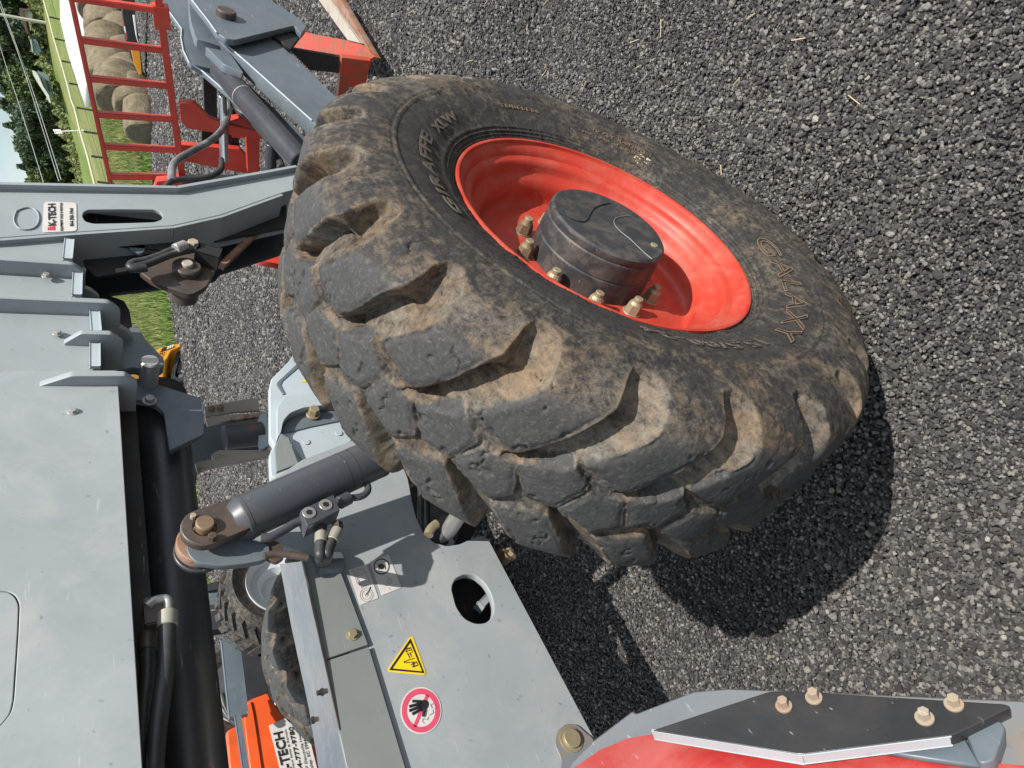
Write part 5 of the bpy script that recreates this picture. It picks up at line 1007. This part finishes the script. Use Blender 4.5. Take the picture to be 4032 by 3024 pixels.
for q in ([(1582, 1430), (1600, 1432), (1598, 1450), (1584, 1446)], [(1600, 1470), (1622, 1480), (1625, 1500), (1606, 1495)], [(1592, 1520), (1606, 1525), (1606, 1535), (1594, 1532)], [(1612, 1600), (1632, 1600), (1650, 1680), (1625, 1680)]): dsheet('printed_mark', 10, q, 29.7, 0.01, 'st_black', bo2)
for (pts, lab) in (([(1065, 365), (1100, 345), (1130, 400), (1160, 480), (1095, 480)], 'dark parked car roof seen above the white trailer, right one'), ([(1100, 505), (1160, 500), (1195, 560), (1200, 625), (1120, 620)], 'dark parked car seen above the white trailer, left one')):
    o = dsheet('parked_car', 10, pts, 60, 1.6, 'arm_grey', None, 0.1); tag(o, lab, 'car')
# ---- country road beyond the yard
road_c = [gpt(10, (x, y)) for x, y in ((1000, -200), (1030, 100), (1100, 480), (1180, 620))]
# ---- black crate at the grass edge
cr0 = gpt(11, (1600, 900)); crt = tag(empty('black_crate', (cr0.x, cr0.y, cr0.z)), 'small black open-frame crate standing on the grass edge left of the bales', 'crate')
for i, (a, b_) in enumerate((((1470, 880), (1600, 892)), ((1482, 932), (1608, 946)), ((1500, 875), (1512, 940)), ((1540, 880), (1552, 945)), ((1585, 885), (1596, 948)))):
    dd = math.hypot(cr0.x - CAM[0], cr0.y - CAM[1]); P0, P1 = atd(11, a, dd), atd(11, b_, dd); bar('slat', P0, P1, 0.04 if i > 1 else 0.07, 0.1, M['black'], crt)
# ---- fence with a pale top rail, dark posts and a lower wire
TOPS = [(4.148, 0, [((800, 275), (1060, 290)), ((895, 632), (1190, 650)), ((1010, 995), (1300, 1012)), ((1130, 1360), (1400, 1365))]), (4.148, 1, [((420, 98), (750, 105)), ((540, 488), (890, 488)), ((660, 890), (1010, 892)), ((760, 1310), (1140, 1297))])]
fence = tag(empty('fence', (55, 27, 0)), 'long field fence with pale round top rail on thin dark posts', 'fence')
m1 = []
for s_, q, lst in TOPS:
    for a, b_ in lst:
        k = 10 if q == 0 else 11; d = ray(*px(k, b_)); az = math.degrees(math.atan2(d[1], d[0])); m1.append((az, gpt_ := float(np.interp(az, AZ, DF)), k, a, b_))
M['post'] = flat('dark_weathered_post', (0.05, 0.05, 0.04), 0.9); M['rail'] = flat('pale_bleached_rail', (0.42, 0.42, 0.30), 0.8)
pts_top = []
for az, dist, k, a, b_ in m1:
    T_, B_ = atd(k, a, dist), atd(k, b_, dist); B_.x, B_.y = T_.x, T_.y; zt_ = float(terrain_z(T_.x, T_.y)); pts_top.append(T_ + Vector((0, 0, 0.18))); 
    cyl('fence_post', (T_.x, T_.y, min(B_.z, zt_) - 0.3), T_, 0.07, M['post'], fence, seg=10)
def rail_pt(k, p):
    d = ray(*px(k, p)); az = math.degrees(math.atan2(d[1], d[0])); return atd(k, p, float(np.interp(az, AZ, DF)))
rp_ = [rail_pt(10, p) for p in ((690, -80), (712, 0), (790, 275), (880, 632), (990, 995), (1095, 1360), (1165, 1640))] + [rail_pt(11, p) for p in ((385, 100), (480, 488), (600, 890), (705, 1310), (760, 1560), (860, 2100))]
tube('top_rail', rp_, 0.062, M['rail'], fence, smooth=False)
tube('wire', [p - Vector((0, 0, 0.62)) for p in rp_], 0.013, M['post'], fence, smooth=False)
for (k, a, b_) in ((3, (902, 840), (925, 1010)), (3, (940, 1012), (1075, 993))):
    pass
for az in (36.5, 40.2, 43.9, 47.6, 51):
    dist = 46; x, y = CAM[0] + dist * math.cos(R(az)), CAM[1] + dist * math.sin(R(az)); z = float(terrain_z(x, y)); cyl('fence_post', (x, y, z - 0.2), (x, y, z + 1.15), 0.06, M['post'], fence, seg=10)
lastp = [Vector((CAM[0] + 46 * math.cos(R(az)), CAM[1] + 46 * math.sin(R(az)), float(terrain_z(CAM[0] + 46 * math.cos(R(az)), CAM[1] + 46 * math.sin(R(az)))) + 1.15)) for az in (33.5, 36.5, 40.2, 43.9, 47.6, 51)]
tube('top_rail', lastp, 0.06, M['post'], fence, smooth=False)
# ---- utility pole, wires, sign
pt, pb = atd(10, (-60, 228), 92), atd(10, (760, 306), 92); pb.x, pb.y = pt.x + (pb.x - pt.x) * 0.3, pt.y + (pb.y - pt.y) * 0.3
M['polew'] = flat('pale_pole_wood', (0.42, 0.40, 0.33), 0.8)
up_ = tag(empty('utility_pole', tuple(pb)), 'pale wooden utility pole standing before the dark trees at the right edge', 'utility pole')
cyl('pole_shaft', pb, pt + (pt - pb).normalized() * 4, 0.16, M['polew'], up_, r2=0.12, seg=14); hp_ = pt + (pt - pb).normalized() * 2; bar('cross_arm', hp_ + Vector((0.7, -1.1, 0)), hp_ + Vector((-0.7, 1.1, 0)), 0.1, 0.12, M['polew'], up_)
M['wire'] = flat('grey_wire', (0.33, 0.35, 0.34), 0.5)
for i, (p0, p1, p2, lab) in enumerate((((-30, -60), (300, 830), (600, 1640), 'upper of the two close overhead wires crossing the trees'), ((0, 100), (270, 770), (560, 1660), 'lower of the two close overhead wires crossing the trees'), ((-20, 690), (130, 1180), (310, 1680), 'single overhead wire nearest the sky, left of the pair'))):
    tag(tube('overhead_wire', [atd(10, p0, 88), atd(10, p1, 82), atd(10, p2, 72), atd(10, (p2[0] + 400, p2[1] + 1300), 60)], 0.022, M['wire'], None), lab, 'wire')
sb = atd(11, (530, 470), 72); sgn = tag(empty('road_sign', tuple(sb)), 'small white lettered sign on a thin pale post, standing before the dark trees', 'sign')
cyl('sign_post', atd(11, (540, 470), 72), atd(11, (150, 488), 72), 0.05, M['white'], sgn, seg=10); sp_o = dsheet('sign_face', 11, [(35, 455), (160, 450), (190, 520), (68, 525)], 71.9, 0.04, 'white', sgn)
for q in ([(75, 480), (85, 478), (88, 505), (78, 507)], [(95, 470), (105, 468), (112, 500), (102, 502)], [(125, 480), (150, 476), (152, 486), (128, 490)]): dsheet('sign_letter', 11, q, 71.7, 0.01, 'st_black', sp_o)
# ---- houses
M['hwall'] = flat('blue_grey_siding', (0.22, 0.30, 0.36), 0.7); M['hroof'] = flat('reddish_shingle', (0.14, 0.085, 0.08), 0.8); M['glass'] = flat('dark_window', (0.02, 0.03, 0.03), 0.2)
def house(name, lab, walls, roof, wins, dist, wmat, rmat, trim=None):
    c = atd(*walls[0][:1], walls[0][1][0], dist); h = tag(empty(name, (c.x, c.y, float(terrain_z(c.x, c.y)))), lab, 'house')
    for k, pts in walls: wl = dsheet('wall', k, pts, dist, 5.0, wmat, h, kx=0.0)
    for k, pts in roof: dsheet('roof', k, pts, dist - 0.6, 6.0, rmat, h, kx=0.0)
    for k, pts in wins: dsheet('window', k, pts, dist - 0.4, 0.1, 'glass', h, kx=0.0)
    if trim:
        for k, pts in trim: dsheet('roof_edge', k, pts, dist - 0.9, 0.15, 'white', h)
M['hwall_w'] = M['greypanel']
house('house', 'small house with reddish roof and pale wall, behind the utility pole', [(10, [(375, 175), (490, 180), (530, 240), (520, 350), (420, 355)])], [(10, [(315, 130), (490, 150), (490, 180), (375, 178), (420, 350), (465, 560), (440, 560), (340, 300)])], [], 104, 'greypanel', 'hroof')
house('house', 'small blue-grey house with thin white eave between the dark trees', [(10, [(500, 660), (600, 650), (680, 850), (560, 880), (535, 850)])], [(10, [(485, 640), (510, 640), (545, 850), (525, 850)])], [(10, [(470, 575), (600, 570), (600, 640), (490, 640)])], 104, 'hwall', 'greypanel')
house('house', 'blue-grey house with long white sloping roof edge and dark windows', [(10, [(610, 1150), (790, 1230), (840, 1500), (870, 1560), (800, 1600), (700, 1330)])], [(10, [(525, 1150), (560, 1155), (640, 1260), (700, 1400), (800, 1560), (830, 1680), (810, 1680), (760, 1580), (600, 1330), (545, 1230)])], [(10, [(735, 1310), (780, 1320), (840, 1500), (790, 1490)])], 100, 'hwall', 'white')
# ---- trees: tapered trunk, limbs and a crown of many small leaf clumps
def leaf_mat(name, c0, c1):
    m, t, b = new_mat(name); c = mixc(t, ramp(t, noise_node(t, 0.9, 4, 0.7), 0.35, 0.65), c0, c1); L(t, c, b.inputs['Base Color']); b.inputs['Roughness'].default_value = 0.75; return m
LM = [leaf_mat('dark_leaves', (0.024, 0.047, 0.020), (0.052, 0.085, 0.028)), leaf_mat('olive_leaves', (0.055, 0.085, 0.022), (0.10, 0.135, 0.035)), leaf_mat('grey_green_leaves', (0.038, 0.07, 0.035), (0.065, 0.10, 0.05))]
M['bark'] = flat('bark', (0.09, 0.07, 0.05), 0.9)
def tree(x, y, h, w_, mat, lab, seed, nleaf=4200, shrub=False):
    rg = np.random.default_rng(seed); z0 = float(terrain_z(x, y)); root = tag(empty('tree', (x, y, z0)), lab, 'tree', 'trees at the back of the field')
    bm = bmesh.new(); top = Vector((x + rg.normal(0, .3), y, z0 + h * 0.75)); base = Vector((x, y, z0 - 0.2)); cyl_bm(bm, base, top, h * 0.03, h * 0.008, 8)
    for i in range(7):
        a = rg.uniform(0, 6.28); s = base.lerp(top, rg.uniform(.25, .85)); e = s + Vector((math.cos(a) * w_ * .35, math.sin(a) * w_ * .35, h * rg.uniform(.08, .2))); cyl_bm(bm, s, e, h * .012, h * .004, 6)
    from_bm('trunk', bm, M['bark'], root)
    nc = 26; cz = rg.uniform(0.18, 0.93, nc); cr_ = w_ * 0.5 * np.sqrt(np.clip(1 - ((cz - 0.45) / 0.55) ** 2, 0.05, 1)); ca = rg.uniform(0, 6.28, nc); q = np.sqrt(rg.uniform(0.1, 1, nc)) * 0.8
    C = np.stack([x + np.cos(ca) * cr_ * q, y + np.sin(ca) * cr_ * q, z0 + cz * h], -1); CR = w_ * rg.uniform(0.12, 0.24, nc)
    idx = rg.integers(0, nc, nleaf); u = rg.normal(0, 1, (nleaf, 3)); u /= np.linalg.norm(u, axis=1)[:, None]; P = C[idx] + u * (CR[idx] * rg.uniform(0.55, 1.1, nleaf))[:, None] * np.array([1, 1, 0.8])
    s = rg.uniform(0.10, 0.26, nleaf)[:, None]; a1 = rg.normal(0, 1, (nleaf, 3)); a1 /= np.linalg.norm(a1, axis=1)[:, None]; a2 = np.cross(a1, u + 0.3 * rg.normal(0, 1, (nleaf, 3))); a2 /= np.linalg.norm(a2, axis=1)[:, None] + 1e-6
    V = np.stack([P + a1 * s, P + a2 * s * .8, P - a1 * s, P - a2 * s * .8], 1).reshape(-1, 3); F = np.arange(nleaf * 4).reshape(-1, 4)
    me = bpy.data.meshes.new('crown'); me.from_pydata([tuple(v) for v in V], [], [tuple(f) for f in F.tolist()]); link('crown', me, mat, root)
rt_ = random.Random(5)
TR = []
k = 0
kinds = ['big dark tree', 'olive green leafy tree', 'grey-green bushy tree']
spots = ['at the right edge behind the pole', 'just left of the pole', 'behind the reddish-roofed house', 'right of the blue-grey house', 'between the two blue-grey houses', 'above the white sloping roof', 'left of the white sloping roof', 'right of the small white sign', 'straight behind the small white sign', 'just left of the small white sign', 'where the tree line steps down beside the sky', 'against the boom nose edge']
for i, az in enumerate((19.6, 20.8, 21.9, 23.0, 24.1, 25.2, 26.2, 27.2, 28.2, 29.3, 30.5, 31.8)):
    dist = 132 + rt_.uniform(-6, 10); x, y = CAM[0] + dist * math.cos(R(az)), CAM[1] + dist * math.sin(R(az)); z0 = float(terrain_z(x, y))
    topel = [5.2, 5.0, 5.1, 4.9, 4.6, 4.3, 3.6, 3.3, 3.15, 2.95, 2.7, 2.55][i] + 0.0; h = CAM[2] + dist * math.tan(R(topel)) - z0
    j = (0, 0, 2, 0, 1, 0, 1, 0, 2, 0, 0, 1)[i]; tree(x, y, h, [5.6, 5.2][i % 2] + rt_.uniform(0, 1.2), LM[j], kinds[j] + ' ' + spots[i], 50 + i, 6500)
for i, az in enumerate((34.5, 37.5, 40.5, 43.5, 46.5, 49)):
    dist = 120; x, y = CAM[0] + dist * math.cos(R(az)), CAM[1] + dist * math.sin(R(az)); tree(x, y, 6.5, 7.5, LM[i % 3], kinds[i % 3] + ' glimpsed through the boom nose gap, ' + ['rightmost', 'second from the right', 'third from the right', 'third from the left', 'second from the left', 'leftmost'][i], 90 + i, 2500)
# ---- wooded backdrop behind the single trees, and brush at the meadow's top edge
def leafmass(name, n, gen, mat, lab, kind='stuff', smin=.1, smax=.3, cat='foliage'):
    P = gen(n); n = len(P); s = rng.uniform(smin, smax, n)[:, None]; a1 = rng.normal(0, 1, (n, 3)); a1 /= np.linalg.norm(a1, axis=1)[:, None]; a2 = np.cross(a1, rng.normal(0, 1, (n, 3))); a2 /= np.linalg.norm(a2, axis=1)[:, None] + 1e-6
    V = np.stack([P + a1 * s, P + a2 * s * .8, P - a1 * s, P - a2 * s * .8], 1).reshape(-1, 3)
    me = bpy.data.meshes.new(name); me.from_pydata([tuple(v) for v in V], [], [tuple(f) for f in np.arange(n * 4).reshape(-1, 4).tolist()]); o = link(name, me, mat); tag(o, lab, cat, kind=kind); return o
def gen_wood(n):
    az = rng.uniform(17, 33, n); d = rng.uniform(142, 152, n); x, y = CAM[0] + d * np.cos(np.radians(az)), CAM[1] + d * np.sin(np.radians(az)); z0 = terrain_z(x, y)
    top = np.interp(az, [17, 21, 24, 26, 27.5, 29, 31, 32.5], [5.4, 5.3, 4.9, 4.1, 3.5, 3.0, 2.5, 2.3]); top = top + 0.35 * np.sin(az * 5.1) + 0.2 * np.sin(az * 13)
    zt_ = CAM[2] + d * np.tan(np.radians(top)); return np.stack([x, y, z0 + (zt_ - z0) * rng.random(n) ** 0.8], -1)
leafmass('far_woods', 52000, gen_wood, LM[0], 'dark wooded mass behind the single trees', smin=.22, smax=.5)
def gen_brush(n):
    az = rng.uniform(17, 36, n); d = rng.uniform(104, 124, n); x, y = CAM[0] + d * np.cos(np.radians(az)), CAM[1] + d * np.sin(np.radians(az)); return np.stack([x, y, terrain_z(x, y) + rng.random(n) * (0.5 + 0.5 * np.sin(az * 9))], -1)
M['brush'] = leaf_mat('brush_leaves', (0.09, 0.13, 0.03), (0.16, 0.18, 0.055)); leafmass('brush', 16000, gen_brush, M['brush'], 'yellow-green brush at the top edge of the meadow', smin=.1, smax=.25, cat='brush')
# ---- meadow grass blades and the fringe along the gravel edge
def blades(name, n, gen, hmin, hmax, mat, lab):
    P = gen(n); n = len(P); a = rng.uniform(0, 6.28, n); h = rng.uniform(hmin, hmax, n); wd = h * 0.05 + 0.006; D = np.stack([np.cos(a), np.sin(a), 0 * a], -1); lean = rng.normal(0, 0.28, (n, 2)) * h[:, None]
    T_ = P.copy(); T_[:, :2] += lean; T_[:, 2] += h; V = np.stack([P - D * wd[:, None], P + D * wd[:, None], T_], 1).reshape(-1, 3)
    me = bpy.data.meshes.new(name); me.from_pydata([tuple(v) for v in V], [], [tuple(f) for f in np.arange(n * 3).reshape(-1, 3).tolist()]); o = link(name, me, mat); tag(o, lab, 'grass', kind='stuff'); return o
def gmat(name, c0, c1, c2):
    m, t, b = new_mat(name); c = mixc(t, ramp(t, noise_node(t, 0.35, 5, 0.7), 0.38, 0.62), c0, c1); c = mixc(t, ramp(t, noise_node(t, 2.5, 4, 0.7), 0.5, 0.7), c, c2); L(t, c, b.inputs['Base Color']); b.inputs['Roughness'].default_value = 0.8; return m
M['blade'] = gmat('grass_blades', (0.10, 0.17, 0.03), (0.28, 0.27, 0.10), (0.13, 0.19, 0.045)); M['fringe'] = gmat('green_fringe', (0.12, 0.22, 0.03), (0.16, 0.24, 0.05), (0.22, 0.26, 0.08))
def gen_meadow(n):
    az = rng.uniform(18, 52, n); d = 13 + 45 * rng.random(n) ** 1.6; x, y = CAM[0] + d * np.cos(np.radians(az)), CAM[1] + d * np.sin(np.radians(az)); k_ = y > 8.4; x, y = x[k_], y[k_]; return np.stack([x, y, terrain_z(x, y) + GZ], -1)
blades('meadow_blades', 110000, gen_meadow, 0.12, 0.38, M['blade'], 'tall tan and green meadow grass between the gravel yard and the fence')
def gen_fr(n):
    x = rng.uniform(4, 32, n); y = 8.2 + rng.normal(0, 0.16, n) + np.sin(x * 1.7) * 0.10 + np.sin(x * 0.61 + 1) * 0.15; return np.stack([x, y, np.zeros(n) + GZ], -1)
blades('grass_fringe', 26000, gen_fr, 0.06, 0.22, M['fringe'], 'fresh green grass fringe along the edge of the gravel')
